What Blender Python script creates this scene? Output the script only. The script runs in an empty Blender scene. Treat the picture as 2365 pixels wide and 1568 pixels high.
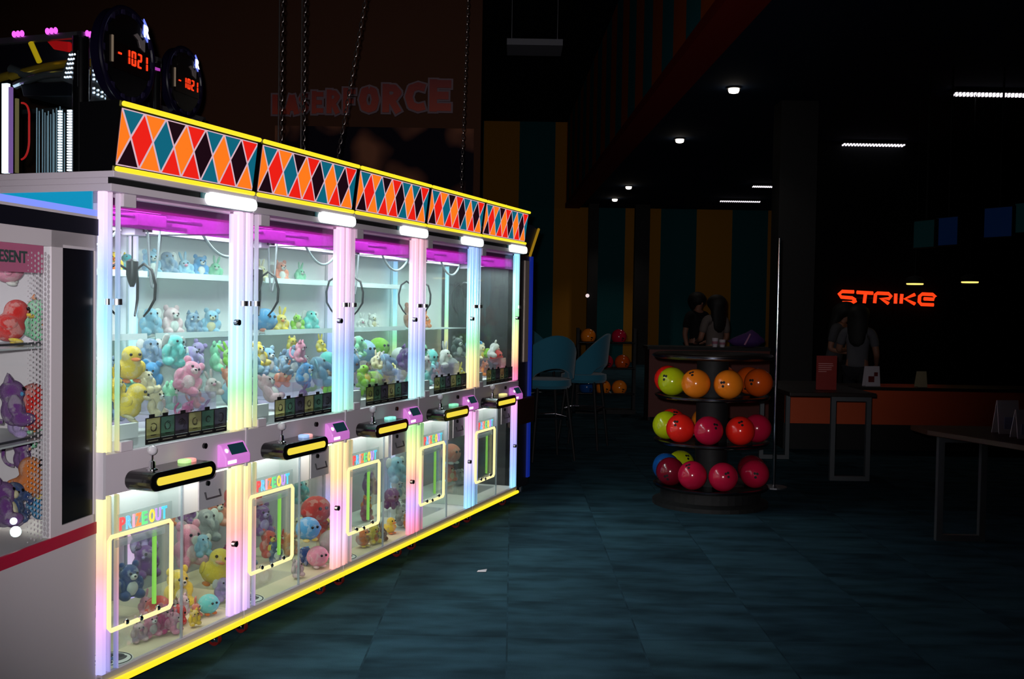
import bpy, bmesh, math, random
from mathutils import Vector, Matrix
rnd = random.Random(11)
C = bpy.context.scene.collection
PI = math.pi

# ------------------------------------------------------------------ camera
F_PX, PITCH, ROLL = 2475.1, -0.03175, 0.01668
CAM_H = 1.50
_fw = Vector((0, math.cos(PITCH), math.sin(PITCH)))
_r0 = Vector((1, 0, 0)); _u0 = _r0.cross(_fw)
_rt = math.cos(ROLL) * _r0 + math.sin(ROLL) * _u0
_up = -math.sin(ROLL) * _r0 + math.cos(ROLL) * _u0
cam_data = bpy.data.cameras.new('camera'); cam = bpy.data.objects.new('camera', cam_data); C.objects.link(cam)
cam_data.sensor_width = 36; cam_data.sensor_fit = 'HORIZONTAL'; cam_data.lens = F_PX / 2365 * 36
cam_data.clip_start = 0.05; cam_data.clip_end = 200
M = Matrix((_rt, _up, -_fw)).transposed().to_4x4(); M.translation = (0, 0, CAM_H)
cam.matrix_world = M
sc = bpy.context.scene
sc.camera = cam
sc.view_settings.view_transform = 'Standard'; sc.view_settings.look = 'None'
sc.view_settings.exposure = 0.0; sc.view_settings.gamma = 1.0; sc.view_settings.use_curve_mapping = False
sc.cycles.max_bounces = 7; sc.cycles.diffuse_bounces = 3; sc.cycles.glossy_bounces = 3
sc.cycles.transmission_bounces = 4; sc.cycles.transparent_max_bounces = 40
sc.cycles.sample_clamp_indirect = 4; sc.cycles.caustics_reflective = False; sc.cycles.caustics_refractive = False

# ------------------------------------------------------------------ ambient and flash
w = bpy.data.worlds.new('hall_gloom'); sc.world = w; w.use_nodes = True
w.node_tree.nodes['Background'].inputs[0].default_value = (0.5, 0.85, 1.0, 1)
w.node_tree.nodes['Background'].inputs[1].default_value = 0.0019
def lamp(name, kind, loc, energy, color=(1, 1, 1), radius=0.05, aim=None, spot=None, blend=0.5):
    d = bpy.data.lights.new(name, kind); d.energy = energy; d.color = color
    if kind == 'AREA': d.size = radius
    else: d.shadow_soft_size = radius
    if spot: d.spot_size = spot; d.spot_blend = blend
    o = bpy.data.objects.new(name, d); C.objects.link(o); o.location = loc
    if aim is not None: o.rotation_euler = (Vector(aim) - Vector(loc)).to_track_quat('-Z', 'Y').to_euler()
    return o
# the camera's own small flash, a hand above the lens
lamp('camera_flash', 'SPOT', (-0.05, -0.02, CAM_H + 0.06), 560, (1.0, 0.95, 0.97), 0.018, aim=(-0.45, 5, 1.42), spot=1.05, blend=0.85)

# ------------------------------------------------------------------ frames of reference
PHI = 0.345198
ROW_A = Vector((math.sin(PHI), math.cos(PHI), 0)); ROW_B = Vector((-math.cos(PHI), math.sin(PHI), 0))
ROW_O = Vector((-1.47067, 3.84306, 0)); ROW_ROT = PI / 2 - PHI
MW, MD = 0.90, 0.66
def at(px, py, Y):
    d = _fw + _rt * ((px - 1182.5) / F_PX) - _up * ((py - 784) / F_PX)
    t = Y / d.y
    return Vector((0, 0, CAM_H)) + d * t
def on_plane(px, py, z):
    d = _fw + _rt * ((px - 1182.5) / F_PX) - _up * ((py - 784) / F_PX)
    return Vector((0, 0, CAM_H)) + d * ((z - CAM_H) / d.z)
def px_of(P):
    d = Vector(P) - Vector((0, 0, CAM_H))
    return 1182.5 + F_PX * d.dot(_rt) / d.dot(_fw)
def row(x, y, z): return ROW_O + ROW_A * x + ROW_B * y + Vector((0, 0, z))

# ------------------------------------------------------------------ materials
def lin(c):
    f = lambda v: (v / 255 / 12.92) if v / 255 <= 0.04045 else ((v / 255 + 0.055) / 1.055) ** 2.4
    return (f(c[0]), f(c[1]), f(c[2]))
MATS = {}
def mat(name, col, rough=0.5, metal=0.0, emit=None, strength=0.0, spec=0.5, bump=0, bscale=200, sheen=0, coat=0):
    if name in MATS: return MATS[name]
    m = bpy.data.materials.new(name); m.use_nodes = True; nt = m.node_tree; b = nt.nodes['Principled BSDF']
    l = lin(col); b.inputs['Base Color'].default_value = (*l, 1)
    b.inputs['Roughness'].default_value = rough; b.inputs['Metallic'].default_value = metal
    b.inputs['Specular IOR Level'].default_value = spec
    b.inputs['Coat Weight'].default_value = coat
    if sheen: b.inputs['Sheen Weight'].default_value = sheen
    if emit:
        b.inputs['Emission Color'].default_value = (*lin(emit), 1); b.inputs['Emission Strength'].default_value = strength
    tc = nt.nodes.new('ShaderNodeTexCoord'); n = nt.nodes.new('ShaderNodeTexNoise'); n.inputs['Scale'].default_value = bscale
    nt.links.new(tc.outputs['Object'], n.inputs['Vector'])
    if bump:
        bp = nt.nodes.new('ShaderNodeBump'); bp.inputs['Strength'].default_value = bump; bp.inputs['Distance'].default_value = 0.004
        nt.links.new(n.outputs['Fac'], bp.inputs['Height']); nt.links.new(bp.outputs['Normal'], b.inputs['Normal'])
    else:
        mr = nt.nodes.new('ShaderNodeMapRange'); mr.inputs[3].default_value = rough * 0.9; mr.inputs[4].default_value = min(1, rough * 1.1)
        n.inputs['Scale'].default_value = 30
        nt.links.new(n.outputs['Fac'], mr.inputs[0]); nt.links.new(mr.outputs[0], b.inputs['Roughness'])
    MATS[name] = m; return m
def glass(name, tint=(255, 255, 255), rough=0.03, gain=1.0, diffuse=0.0):
    """thin clear acrylic: passes light straight through, mirrors by angle, optional milky share"""
    if name in MATS: return MATS[name]
    m = bpy.data.materials.new(name); m.use_nodes = True; nt = m.node_tree; nt.nodes.remove(nt.nodes['Principled BSDF'])
    out = nt.nodes['Material Output']
    tr = nt.nodes.new('ShaderNodeBsdfTransparent'); tr.inputs[0].default_value = (*lin(tint), 1)
    gl = nt.nodes.new('ShaderNodeBsdfGlossy'); gl.inputs['Roughness'].default_value = rough
    fr = nt.nodes.new('ShaderNodeLayerWeight'); fr.inputs['Blend'].default_value = 0.5
    pw = nt.nodes.new('ShaderNodeMath'); pw.operation = 'POWER'; pw.inputs[1].default_value = 5
    ml = nt.nodes.new('ShaderNodeMath'); ml.operation = 'MULTIPLY_ADD'; ml.inputs[1].default_value = 0.9*gain; ml.inputs[2].default_value = 0.025*gain
    mx = nt.nodes.new('ShaderNodeMixShader')
    nt.links.new(fr.outputs['Facing'], pw.inputs[0]); nt.links.new(pw.outputs[0], ml.inputs[0]); nt.links.new(ml.outputs[0], mx.inputs[0])
    nt.links.new(tr.outputs[0], mx.inputs[1]); nt.links.new(gl.outputs[0], mx.inputs[2])
    last = mx
    if diffuse:
        df = nt.nodes.new('ShaderNodeBsdfDiffuse'); df.inputs[0].default_value = (*lin(tint), 1)
        tl = nt.nodes.new('ShaderNodeBsdfTranslucent'); tl.inputs[0].default_value = (*lin(tint), 1)
        ad = nt.nodes.new('ShaderNodeMixShader'); ad.inputs[0].default_value = 0.5
        nt.links.new(df.outputs[0], ad.inputs[1]); nt.links.new(tl.outputs[0], ad.inputs[2])
        m2 = nt.nodes.new('ShaderNodeMixShader'); m2.inputs[0].default_value = diffuse
        nt.links.new(mx.outputs[0], m2.inputs[1]); nt.links.new(ad.outputs[0], m2.inputs[2]); last = m2
    nt.links.new(last.outputs[0], out.inputs['Surface'])
    MATS[name] = m; return m
def glow(name, col, strength=1.0, base=(30, 30, 30)):
    return mat(name, base, 0.3, 0, col, strength)
def led(name, stops, strength=1.2):
    """vertical strip of changing coloured diodes; stops = [(height m, sRGB)]"""
    if name in MATS: return MATS[name]
    m = bpy.data.materials.new(name); m.use_nodes = True; nt = m.node_tree; b = nt.nodes['Principled BSDF']
    b.inputs['Base Color'].default_value = (.3, .3, .3, 1); b.inputs['Roughness'].default_value = 0.15
    tc = nt.nodes.new('ShaderNodeTexCoord'); sp = nt.nodes.new('ShaderNodeSeparateXYZ')
    nt.links.new(tc.outputs['Object'], sp.inputs[0])
    stops = sorted(stops); z0, z1 = stops[0][0], stops[-1][0]
    mr = nt.nodes.new('ShaderNodeMapRange'); mr.inputs[1].default_value = z0; mr.inputs[2].default_value = z1
    nt.links.new(sp.outputs['Z'], mr.inputs[0])
    cr = nt.nodes.new('ShaderNodeValToRGB'); el = cr.color_ramp.elements
    while len(el) < len(stops): el.new(0.5)
    for e, (z, c) in zip(el, stops): e.position = (z - z0) / (z1 - z0)
    for e, (z, c) in zip(sorted(el, key=lambda e: e.position), stops): e.color = (*[v*0.9+0.1 for v in lin(c)], 1)
    nt.links.new(mr.outputs[0], cr.inputs[0])
    nt.links.new(cr.outputs[0], b.inputs['Emission Color']); b.inputs['Emission Strength'].default_value = strength
    MATS[name] = m; return m
def plush_mat():
    if 'plush' in MATS: return MATS['plush']
    m = bpy.data.materials.new('plush'); m.use_nodes = True; nt = m.node_tree; b = nt.nodes['Principled BSDF']
    oi = nt.nodes.new('ShaderNodeObjectInfo'); tc = nt.nodes.new('ShaderNodeTexCoord')
    n = nt.nodes.new('ShaderNodeTexNoise'); n.inputs['Scale'].default_value = 14; n.inputs['Detail'].default_value = 6
    nt.links.new(tc.outputs['Object'], n.inputs['Vector'])
    hs = nt.nodes.new('ShaderNodeHueSaturation'); mr = nt.nodes.new('ShaderNodeMapRange')
    mr.inputs[3].default_value = 0.75; mr.inputs[4].default_value = 1.2
    nt.links.new(n.outputs['Fac'], mr.inputs[0]); nt.links.new(mr.outputs[0], hs.inputs['Value'])
    pn = nt.nodes.new('ShaderNodeTexNoise'); pn.inputs['Scale'].default_value = 2.3; pn.inputs['Detail'].default_value = 3
    av_ = nt.nodes.new('ShaderNodeVectorMath'); av_.operation = 'ADD'; nt.links.new(tc.outputs['Object'], av_.inputs[0]); nt.links.new(oi.outputs['Location'], av_.inputs[1])
    nt.links.new(av_.outputs[0], pn.inputs['Vector'])
    pr = nt.nodes.new('ShaderNodeMapRange'); pr.inputs[1].default_value = 0.54; pr.inputs[2].default_value = 0.60; pr.inputs[4].default_value = 0.28; nt.links.new(pn.outputs['Fac'], pr.inputs[0])
    px_ = nt.nodes.new('ShaderNodeMix'); px_.data_type = 'RGBA'; px_.inputs[7].default_value = (.85, .82, .76, 1)
    nt.links.new(pr.outputs[0], px_.inputs[0]); nt.links.new(oi.outputs['Color'], px_.inputs[6])
    nt.links.new(px_.outputs[2], hs.inputs['Color']); nt.links.new(hs.outputs[0], b.inputs['Base Color'])
    n2 = nt.nodes.new('ShaderNodeTexNoise'); n2.inputs['Scale'].default_value = 40; nt.links.new(tc.outputs['Object'], n2.inputs['Vector'])
    bp = nt.nodes.new('ShaderNodeBump'); bp.inputs['Strength'].default_value = 0.5; bp.inputs['Distance'].default_value = 0.05
    nt.links.new(n2.outputs['Fac'], bp.inputs['Height']); nt.links.new(bp.outputs[0], b.inputs['Normal'])
    b.inputs['Roughness'].default_value = 0.95; b.inputs['Sheen Weight'].default_value = 0.35; b.inputs['Specular IOR Level'].default_value = 0.1
    MATS['plush'] = m; return m
GREY = mat('grey_powder_coat', (208, 197, 206), 0.42)
GLINT = mat('satin_glint_metal', (235, 235, 238), 0.34, 1.0)
GREYD = mat('dark_grey_plastic', (70, 66, 72), 0.5)
BLACK = mat('black_gloss', (9, 9, 11), 0.22, coat=0.3)
BLACKM = mat('black_matt', (10, 10, 12), 0.7)
WHITE = mat('white_panel', (243, 243, 239), 0.5)
CHROME = mat('chrome', (225, 225, 230), 0.12, 1.0)
STEEL = mat('brushed_steel', (150, 152, 158), 0.35, 0.9)
YLW = glow('yellow_tube_glow', (255, 233, 40), 1.05)
CLEAR = glass('clear_acrylic', (250, 253, 252))
PANE = glass('front_window_acrylic', (244, 252, 252), 0.03, 1.0, 0.03)  # milky share imitates the haze of reflections over the interior
EDGE = glass('frosted_acrylic_edge', (235, 240, 245), 0.1, 1.0, 0.35)

# ------------------------------------------------------------------ mesh builder
class MB:
    def __init__(s): s.v = []; s.f = []; s.m = []; s.mi = 0
    def add(s, vs, fs):
        o = len(s.v); s.v += [tuple(v) for v in vs]; s.f += [[i + o for i in f] for f in fs]; s.m += [s.mi] * len(fs); return s
    def mat(s, i): s.mi = i; return s
    def box(s, x0, x1, y0, y1, z0, z1):
        return s.add([(x0,y0,z0),(x1,y0,z0),(x1,y1,z0),(x0,y1,z0),(x0,y0,z1),(x1,y0,z1),(x1,y1,z1),(x0,y1,z1)],
                     [(0,3,2,1),(4,5,6,7),(0,1,5,4),(1,2,6,5),(2,3,7,6),(3,0,4,7)])
    def prism(s, pts, axis, a, b):
        def P(u, v, t): return {'x': (t, u, v), 'y': (u, t, v), 'z': (u, v, t)}[axis]
        n = len(pts)
        area = sum(pts[i][0]*pts[(i+1)%n][1]-pts[(i+1)%n][0]*pts[i][1] for i in range(n))
        flip = (area < 0) ^ (axis == 'y') ^ (b < a)
        vs = [P(u, v, a) for u, v in pts] + [P(u, v, b) for u, v in pts]
        fs = [list(range(n))[::-1], list(range(n, 2*n))] + [[i, (i+1)%n, n+(i+1)%n, n+i] for i in range(n)]
        if flip: fs = [f[::-1] for f in fs]
        return s.add(vs, fs)
    def tube(s, path, r, n=10, caps=True, closed=False):
        path = [Vector(p) for p in path]; k = len(path); vs = []; fs = []
        rr = r if isinstance(r, (list, tuple)) else [r] * k
        ref = None
        for i, p in enumerate(path):
            if closed: t = path[(i+1)%k] - path[i-1]
            else: t = path[min(i+1, k-1)] - path[max(i-1, 0)]
            t.normalize()
            if ref is None: ref = Vector((0,0,1)) if abs(t.z) < 0.9 else Vector((1,0,0))
            a = (ref - t * ref.dot(t)).normalized(); ref = a; b = t.cross(a)
            for j in range(n):
                q = 2*PI*j/n; vs.append(p + (a*math.cos(q) + b*math.sin(q)) * rr[i])
        for i in range(k if closed else k-1):
            for j in range(n):
                i2 = (i+1) % k
                fs.append([i*n+j, i*n+(j+1)%n, i2*n+(j+1)%n, i2*n+j])
        if caps and not closed: fs += [list(range(n))[::-1], list(range((k-1)*n, k*n))]
        return s.add(vs, fs)
    def cyl(s, p0, p1, r, n=16): return s.tube([p0, p1], r, n)
    def lathe(s, prof, c=(0,0,0), n=24):
        k = len(prof); vs = []; fs = []
        for r, z in prof:
            for j in range(n):
                q = 2*PI*j/n; vs.append((c[0]+r*math.cos(q), c[1]+r*math.sin(q), c[2]+z))
        for i in range(k-1):
            for j in range(n): fs.append([i*n+j, i*n+(j+1)%n, (i+1)*n+(j+1)%n, (i+1)*n+j])
        fs += [list(range(n))[::-1], list(range((k-1)*n, k*n))]
        return s.add(vs, fs)
    def ball(s, c, r, seg=14, ring=9, rot=None):
        rx, ry, rz = (r, r, r) if not isinstance(r, (tuple, list)) else r
        vs = []; fs = []
        R = Matrix.Rotation(rot[0], 3, rot[1]) if rot else None
        for i in range(ring+1):
            a = PI*i/ring
            for j in range(seg):
                q = 2*PI*j/seg; v = Vector((rx*math.sin(a)*math.cos(q), ry*math.sin(a)*math.sin(q), -rz*math.cos(a)))
                if R: v = R @ v
                vs.append(Vector(c) + v)
        for i in range(ring):
            for j in range(seg): fs.append([i*seg+j, i*seg+(j+1)%seg, (i+1)*seg+(j+1)%seg, (i+1)*seg+j])
        return s.add(vs, fs)
    def mesh(s, name):
        me = bpy.data.meshes.new(name); me.from_pydata(s.v, [], s.f)
        for p, i in zip(me.polygons, s.m): p.material_index = i
        return me
def obj(name, mb, mats, parent=None, smooth=False, bevel=0, label=None, merge=False):
    me = mb if isinstance(mb, bpy.types.Mesh) else mb.mesh(name)
    if not isinstance(mats, (list, tuple)): mats = [mats]
    if not me.materials:
        for m in mats: me.materials.append(m)
    if merge:
        bm = bmesh.new(); bm.from_mesh(me); bmesh.ops.remove_doubles(bm, verts=bm.verts, dist=1e-5); bm.to_mesh(me); bm.free()
    o = bpy.data.objects.new(name, me); C.objects.link(o); o.parent = parent
    if smooth:
        for p in me.polygons: p.use_smooth = True
        try: me.set_sharp_from_angle(angle=math.radians(40))
        except Exception: pass
    if bevel:
        b = o.modifiers.new('bevel', 'BEVEL'); b.width = bevel; b.segments = 2; b.limit_method = 'ANGLE'
    if label: o['label'] = label
    return o
def thing(name, label, cat, loc=(0,0,0), rotz=0, group=None):
    o = bpy.data.objects.new(name, None); C.objects.link(o); o.empty_display_size = 0.1
    o.location = loc; o.rotation_euler = (0, 0, rotz); o['label'] = label; o['category'] = cat
    if group: o['group'] = group
    return o
def tag(o, label, cat, group=None):
    o['label'] = label; o['category'] = cat
    if group: o['group'] = group
    return o
def struct(name, mb, mats):
    o = obj(name, mb, mats); o['kind'] = 'structure'; return o
def stadium(cx, cz, w, h, n=10):
    r = h/2; a = w/2 - r; pts = []
    for i in range(n+1): q = -PI/2 + PI*i/n; pts.append((cx+a+r*math.cos(q), cz+r*math.sin(q)))
    for i in range(n+1): q = PI/2 + PI*i/n; pts.append((cx-a+r*math.cos(q), cz+r*math.sin(q)))
    return pts
def bez(p0, p1, p2, n=10):
    p0, p1, p2 = map(Vector, (p0, p1, p2))
    return [p0*(1-t)**2 + p1*2*t*(1-t) + p2*t*t for t in [i/n for i in range(n+1)]]
def text_mesh(txt, size, depth=0.002, bold=0.0, spacing=1.0, align='LEFT', shear=0.0):
    cu = bpy.data.curves.new('lettering', 'FONT'); cu.body = txt; cu.size = size; cu.extrude = depth; cu.offset = bold
    cu.space_character = spacing; cu.align_x = align; cu.shear = shear; cu.resolution_u = 4
    o = bpy.data.objects.new('lettering_tmp', cu); C.objects.link(o)
    bpy.context.view_layer.update()
    me = bpy.data.meshes.new_from_object(o.evaluated_get(bpy.context.evaluated_depsgraph_get()))
    bpy.data.objects.remove(o); bpy.data.curves.remove(cu)
    return me

exec_sections = []
# ================================================================== SETTING
def stripes_mat(name, cols, period, off, axis='X'):
    m = bpy.data.materials.new(name); m.use_nodes = True; nt = m.node_tree; b = nt.nodes['Principled BSDF']
    tc = nt.nodes.new('ShaderNodeTexCoord'); sp = nt.nodes.new('ShaderNodeSeparateXYZ'); nt.links.new(tc.outputs['Object'], sp.inputs[0])
    a = nt.nodes.new('ShaderNodeMath'); a.operation = 'SUBTRACT'; a.inputs[1].default_value = off; nt.links.new(sp.outputs[axis], a.inputs[0])
    d = nt.nodes.new('ShaderNodeMath'); d.operation = 'DIVIDE'; d.inputs[1].default_value = period; nt.links.new(a.outputs[0], d.inputs[0])
    f = nt.nodes.new('ShaderNodeMath'); f.operation = 'FRACT'; nt.links.new(d.outputs[0], f.inputs[0])
    cr = nt.nodes.new('ShaderNodeValToRGB'); cr.color_ramp.interpolation = 'CONSTANT'
    cr.color_ramp.elements[0].color = (*lin(cols[0]), 1); cr.color_ramp.elements[1].position = 0.5; cr.color_ramp.elements[1].color = (*lin(cols[1]), 1)
    nt.links.new(f.outputs[0], cr.inputs[0]); nt.links.new(cr.outputs[0], b.inputs['Base Color'])
    b.inputs['Roughness'].default_value = 0.8; b.inputs['Specular IOR Level'].default_value = 0.1
    return m
def carpet_mat():
    m = bpy.data.materials.new('carpet_tiles'); m.use_nodes = True; nt = m.node_tree; b = nt.nodes['Principled BSDF']
    N = nt.nodes.new; L = nt.links.new
    tc = N('ShaderNodeTexCoord')
    mp = N('ShaderNodeMapping'); L(tc.outputs['Object'], mp.inputs[0])
    # plank tiles 1 m x 0.25 m, each its own shade
    br = N('ShaderNodeTexBrick'); br.offset = 0.0; br.inputs['Scale'].default_value = 1.0
    br.inputs['Brick Width'].default_value = 0.6; br.inputs['Row Height'].default_value = 0.6
    br.inputs['Mortar Size'].default_value = 0.004; br.inputs['Color1'].default_value = (.76,.77,.82,1); br.inputs['Color2'].default_value = (1,1,1,1)
    br.inputs['Mortar'].default_value = (.7,.7,.75,1)
    L(mp.outputs[0], br.inputs['Vector'])
    # loose dashes along x within the tiles
    m2 = N('ShaderNodeMapping'); m2.inputs['Scale'].default_value = (2.6, 7, 1); L(tc.outputs['Object'], m2.inputs[0])
    n1 = N('ShaderNodeTexNoise'); n1.noise_dimensions = '4D'; n1.inputs['Scale'].default_value = 1.0; n1.inputs['Detail'].default_value = 3; L(m2.outputs[0], n1.inputs['Vector'])
    wm = N('ShaderNodeMath'); wm.operation = 'MULTIPLY'; wm.inputs[1].default_value = 90; L(br.outputs['Color'], wm.inputs[0]); L(wm.outputs[0], n1.inputs['W'])
    r1 = N('ShaderNodeMapRange'); r1.inputs[1].default_value = 0.3; r1.inputs[2].default_value = 0.7; r1.inputs[3].default_value = 0.35; r1.inputs[4].default_value = 1.0
    L(n1.outputs['Fac'], r1.inputs[0])
    n2 = N('ShaderNodeTexNoise'); n2.inputs['Scale'].default_value = 260; L(tc.outputs['Object'], n2.inputs['Vector'])
    r2 = N('ShaderNodeMapRange'); r2.inputs[3].default_value = 0.6; r2.inputs[4].default_value = 1.4; L(n2.outputs['Fac'], r2.inputs[0])
    a = N('ShaderNodeMath'); a.operation = 'MULTIPLY'; L(r1.outputs[0], a.inputs[0]); L(r2.outputs[0], a.inputs[1])
    mx = N('ShaderNodeMix'); mx.data_type = 'RGBA'; mx.blend_type = 'MULTIPLY'; mx.inputs[0].default_value = 1
    L(br.outputs['Color'], mx.inputs[6]); 
    co = N('ShaderNodeMix'); co.data_type = 'RGBA'; co.blend_type = 'MULTIPLY'; co.inputs[0].default_value = 1
    co.inputs[6].default_value = (*lin((58, 91, 104)), 1); L(a.outputs[0], co.inputs[7])
    L(co.outputs[2], mx.inputs[7]); L(mx.outputs[2], b.inputs['Base Color'])
    bp = N('ShaderNodeBump'); bp.inputs['Strength'].default_value = 0.4; bp.inputs['Distance'].default_value = 0.004
    L(n2.outputs['Fac'], bp.inputs['Height']); L(bp.outputs[0], b.inputs['Normal'])
    b.inputs['Roughness'].default_value = 0.95; b.inputs['Specular IOR Level'].default_value = 0.05
    return m
DARKWALL = mat('dark_wall_paint', (16, 18, 20), 0.9, spec=0.1)
DARKCEIL = mat('dark_ceiling_paint', (18, 24, 34), 0.9, spec=0.1)
struct('floor', MB().box(-9, 14, -1.5, 31, -0.1, 0), carpet_mat())
struct('wall_back', MB().box(-9, 14, 29.3, 29.5, 0, 6.6), stripes_mat('orange_teal_stripes', ((205, 140, 44), (30, 98, 104)), 1.945, 1.09))
# high void on the left, lowered ceiling on the right with a striped fascia
struct('ceiling', MB().box(-9, 2.2, -1.5, 31, 6.5, 6.6), DARKCEIL)
def soffit_x(y): return 1.87 - (y - 9.46) * 0.0208
lc = MB(); lc.prism([(soffit_x(-1.5), -1.5), (14, -1.5), (14, 31), (soffit_x(31), 31)], 'z', 4.2, 4.32)
struct('ceiling_lowered', lc, mat('lowered_ceiling_paint', (30, 44, 66), 0.9, spec=0.1))
fz = MB(); fz.prism([(soffit_x(-1.5)-0.05, -1.5), (soffit_x(-1.5)+0.06, -1.5), (soffit_x(31)+0.06, 31), (soffit_x(31)-0.05, 31)], 'z', 4.32, 6.5)
struct('wall_fascia', fz, stripes_mat('fascia_stripes', ((210, 96, 34), (40, 130, 140)), 1.6, 0.2, 'Y'))
tb = MB(); tb.prism([(soffit_x(-1.5)-0.07, -1.5), (soffit_x(-1.5)+0.32, -1.5), (soffit_x(31)+0.32, 31), (soffit_x(31)-0.07, 31)], 'z', 4.17, 4.3)
struct('trim_1', tb, mat('dark_red_trim', (140, 34, 28), 0.8, spec=0.1))
# mural wall with the raised lettering
def mural_mat():
    m = bpy.data.materials.new('rock_mural'); m.use_nodes = True; nt = m.node_tree; b = nt.nodes['Principled BSDF']; N = nt.nodes.new; L = nt.links.new
    tc = N('ShaderNodeTexCoord'); vo = N('ShaderNodeTexVoronoi'); vo.inputs['Scale'].default_value = 1.9
    no = N('ShaderNodeTexNoise'); no.inputs['Scale'].default_value = 1.6
    mxv = N('ShaderNodeMix'); mxv.data_type = 'RGBA'; mxv.blend_type = 'LINEAR_LIGHT'; mxv.inputs[0].default_value = 0.35
    L(tc.outputs['Object'], no.inputs['Vector']); L(tc.outputs['Object'], mxv.inputs[6]); L(no.outputs['Color'], mxv.inputs[7]); L(mxv.outputs[2], vo.inputs['Vector'])
    cr = N('ShaderNodeValToRGB'); e = cr.color_ramp.elements
    e[0].color = (*lin((150, 96, 72)), 1); e[1].color = (*lin((26, 22, 34)), 1); e[0].position = 0.25; e[1].position = 0.62
    L(vo.outputs['Distance'], cr.inputs[0]); L(cr.outputs[0], b.inputs['Base Color']); b.inputs['Roughness'].default_value = 0.9; b.inputs['Specular IOR Level'].default_value = 0.1
    return m
struct('wall_left', MB().box(-9, -0.42, 13.02, 13.2, 0, 6.5), mat('brown_wall_paint', (84, 54, 40), 0.9, spec=0.1))
o = obj('wall_mural', MB().box(-2.9, -0.50, 12.99, 13.015, 0.3, 3.62), mural_mat())
tag(o, 'dim rock patterned mural on the brown wall below the red lettering', 'mural')
# dark service wall behind the counter
struct('wall_right', MB().box(4.7, 14, 17.2, 17.4, 0, 4.2), DARKWALL)
o = at(1842, 300, 14); struct('trim_2', MB().box(o.x-0.24, o.x+0.24, 13.9, 14.3, 0, 4.2), BLACKM)
p = at(1371, 600, 28); struct('trim_3', MB().box(p.x-0.13, p.x+0.13, 28.2, 28.5, 0, 6.5), BLACKM)
p = at(1485, 600, 28); struct('trim_4', MB().box(p.x-0.19, p.x+0.19, 28.2, 28.5, 0, 6.5), BLACKM)

# ================================================================== PLUSH TOYS
_meta = {}
def meta_mesh(name, els, res=0.08):
    mb = bpy.data.metaballs.new(name + '_blob'); mb.resolution = res; mb.threshold = 0.35
    for (c, r) in els:
        e = mb.elements.new(); e.co = c; e.type = 'ELLIPSOID'
        rx, ry, rz = r if isinstance(r, (tuple, list)) else (r, r, r)
        e.radius = 1.0; e.size_x, e.size_y, e.size_z = rx*1.38, ry*1.38, rz*1.38; e.stiffness = 3.2
    o = bpy.data.objects.new(name + '_blob', mb); C.objects.link(o); bpy.context.view_layer.update()
    me = bpy.data.meshes.new_from_object(o.evaluated_get(bpy.context.evaluated_depsgraph_get()))
    bpy.data.objects.remove(o); bpy.data.metaballs.remove(mb)
    for p in me.polygons: p.use_smooth = True
    return me
PL = plush_mat()
EYE = mat('plush_eye', (8, 8, 10), 0.1)
def sm(mb, name, m=None):
    me = mb.mesh(name)
    for p in me.polygons: p.use_smooth = True
    me.materials.append(m or PL); return me
KINDS = {}
def kind(name, body, parts):
    """body: list of blobs; parts: (name, mesh, tone) with tone b(ody) / a(ccent) / k(black eye)"""
    me = meta_mesh(name, body); me.materials.clear(); me.materials.append(PL)
    # fit everything into a unit ball
    vs = [v.co for v in me.vertices]
    for _, pm, _t in parts: vs += [v.co for v in pm.vertices]
    lo = Vector((min(v.x for v in vs), min(v.y for v in vs), min(v.z for v in vs))); hi = Vector((max(v.x for v in vs), max(v.y for v in vs), max(v.z for v in vs)))
    c = (lo+hi)/2; R = sorted((v-c).length for v in vs)[int(len(vs)*0.97)]
    T = Matrix.Scale(1/R, 4) @ Matrix.Translation(-c)
    me.transform(T)
    seen = set()
    for _, pm, _t in parts:
        if pm.name not in seen: pm.transform(T); seen.add(pm.name)
    KINDS[name] = (me, parts)
def E2(c, r): return MB().ball(c, r, 10, 7)
def eyes(y, x, z, r=0.07): return [('eye', sm(E2((sx*x, y, z), r), 'eye', EYE), 'k') for sx in (-1, 1)]
limbs = [((-.42,-.30,-.62),(.26,.36,.24)), ((.42,-.30,-.62),(.26,.36,.24)), ((-.55,-.12,-.12),(.2,.24,.36)), ((.55,-.12,-.12),(.2,.24,.36))]
kind('bear', [((0,0,-.3),(.5,.44,.52)), ((0,-.03,.42),(.5,.46,.46))] + limbs,
     [('ear', sm(E2((sx*.4,0,.84), (.2,.1,.2)), 'ear'), 'b') for sx in (-1,1)] +
     [('muzzle', sm(E2((0,-.45,.32), (.2,.14,.16)), 'muzzle'), 'a'), ('nose', sm(E2((0,-.58,.37), (.07,.05,.05)), 'nose', EYE), 'k'),
      ('belly', sm(E2((0,-.34,-.28), (.33,.14,.36)), 'belly'), 'a')] + eyes(-.44, .18, .5))
kind('bunny', [((0,0,-.35),(.44,.4,.48)), ((0,-.03,.25),(.46,.42,.42))] + limbs,
     [('ear', sm(MB().ball((sx*.2,0.02,.95), (.13,.09,.42), 10, 8, (sx*.22,'Y')), 'ear'), 'b') for sx in (-1,1)] +
     [('muzzle', sm(E2((0,-.4,.16), (.17,.12,.13)), 'muzzle'), 'a'), ('tail', sm(E2((0,.45,-.5), .16), 'tail'), 'a')] + eyes(-.4, .17, .33))
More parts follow.
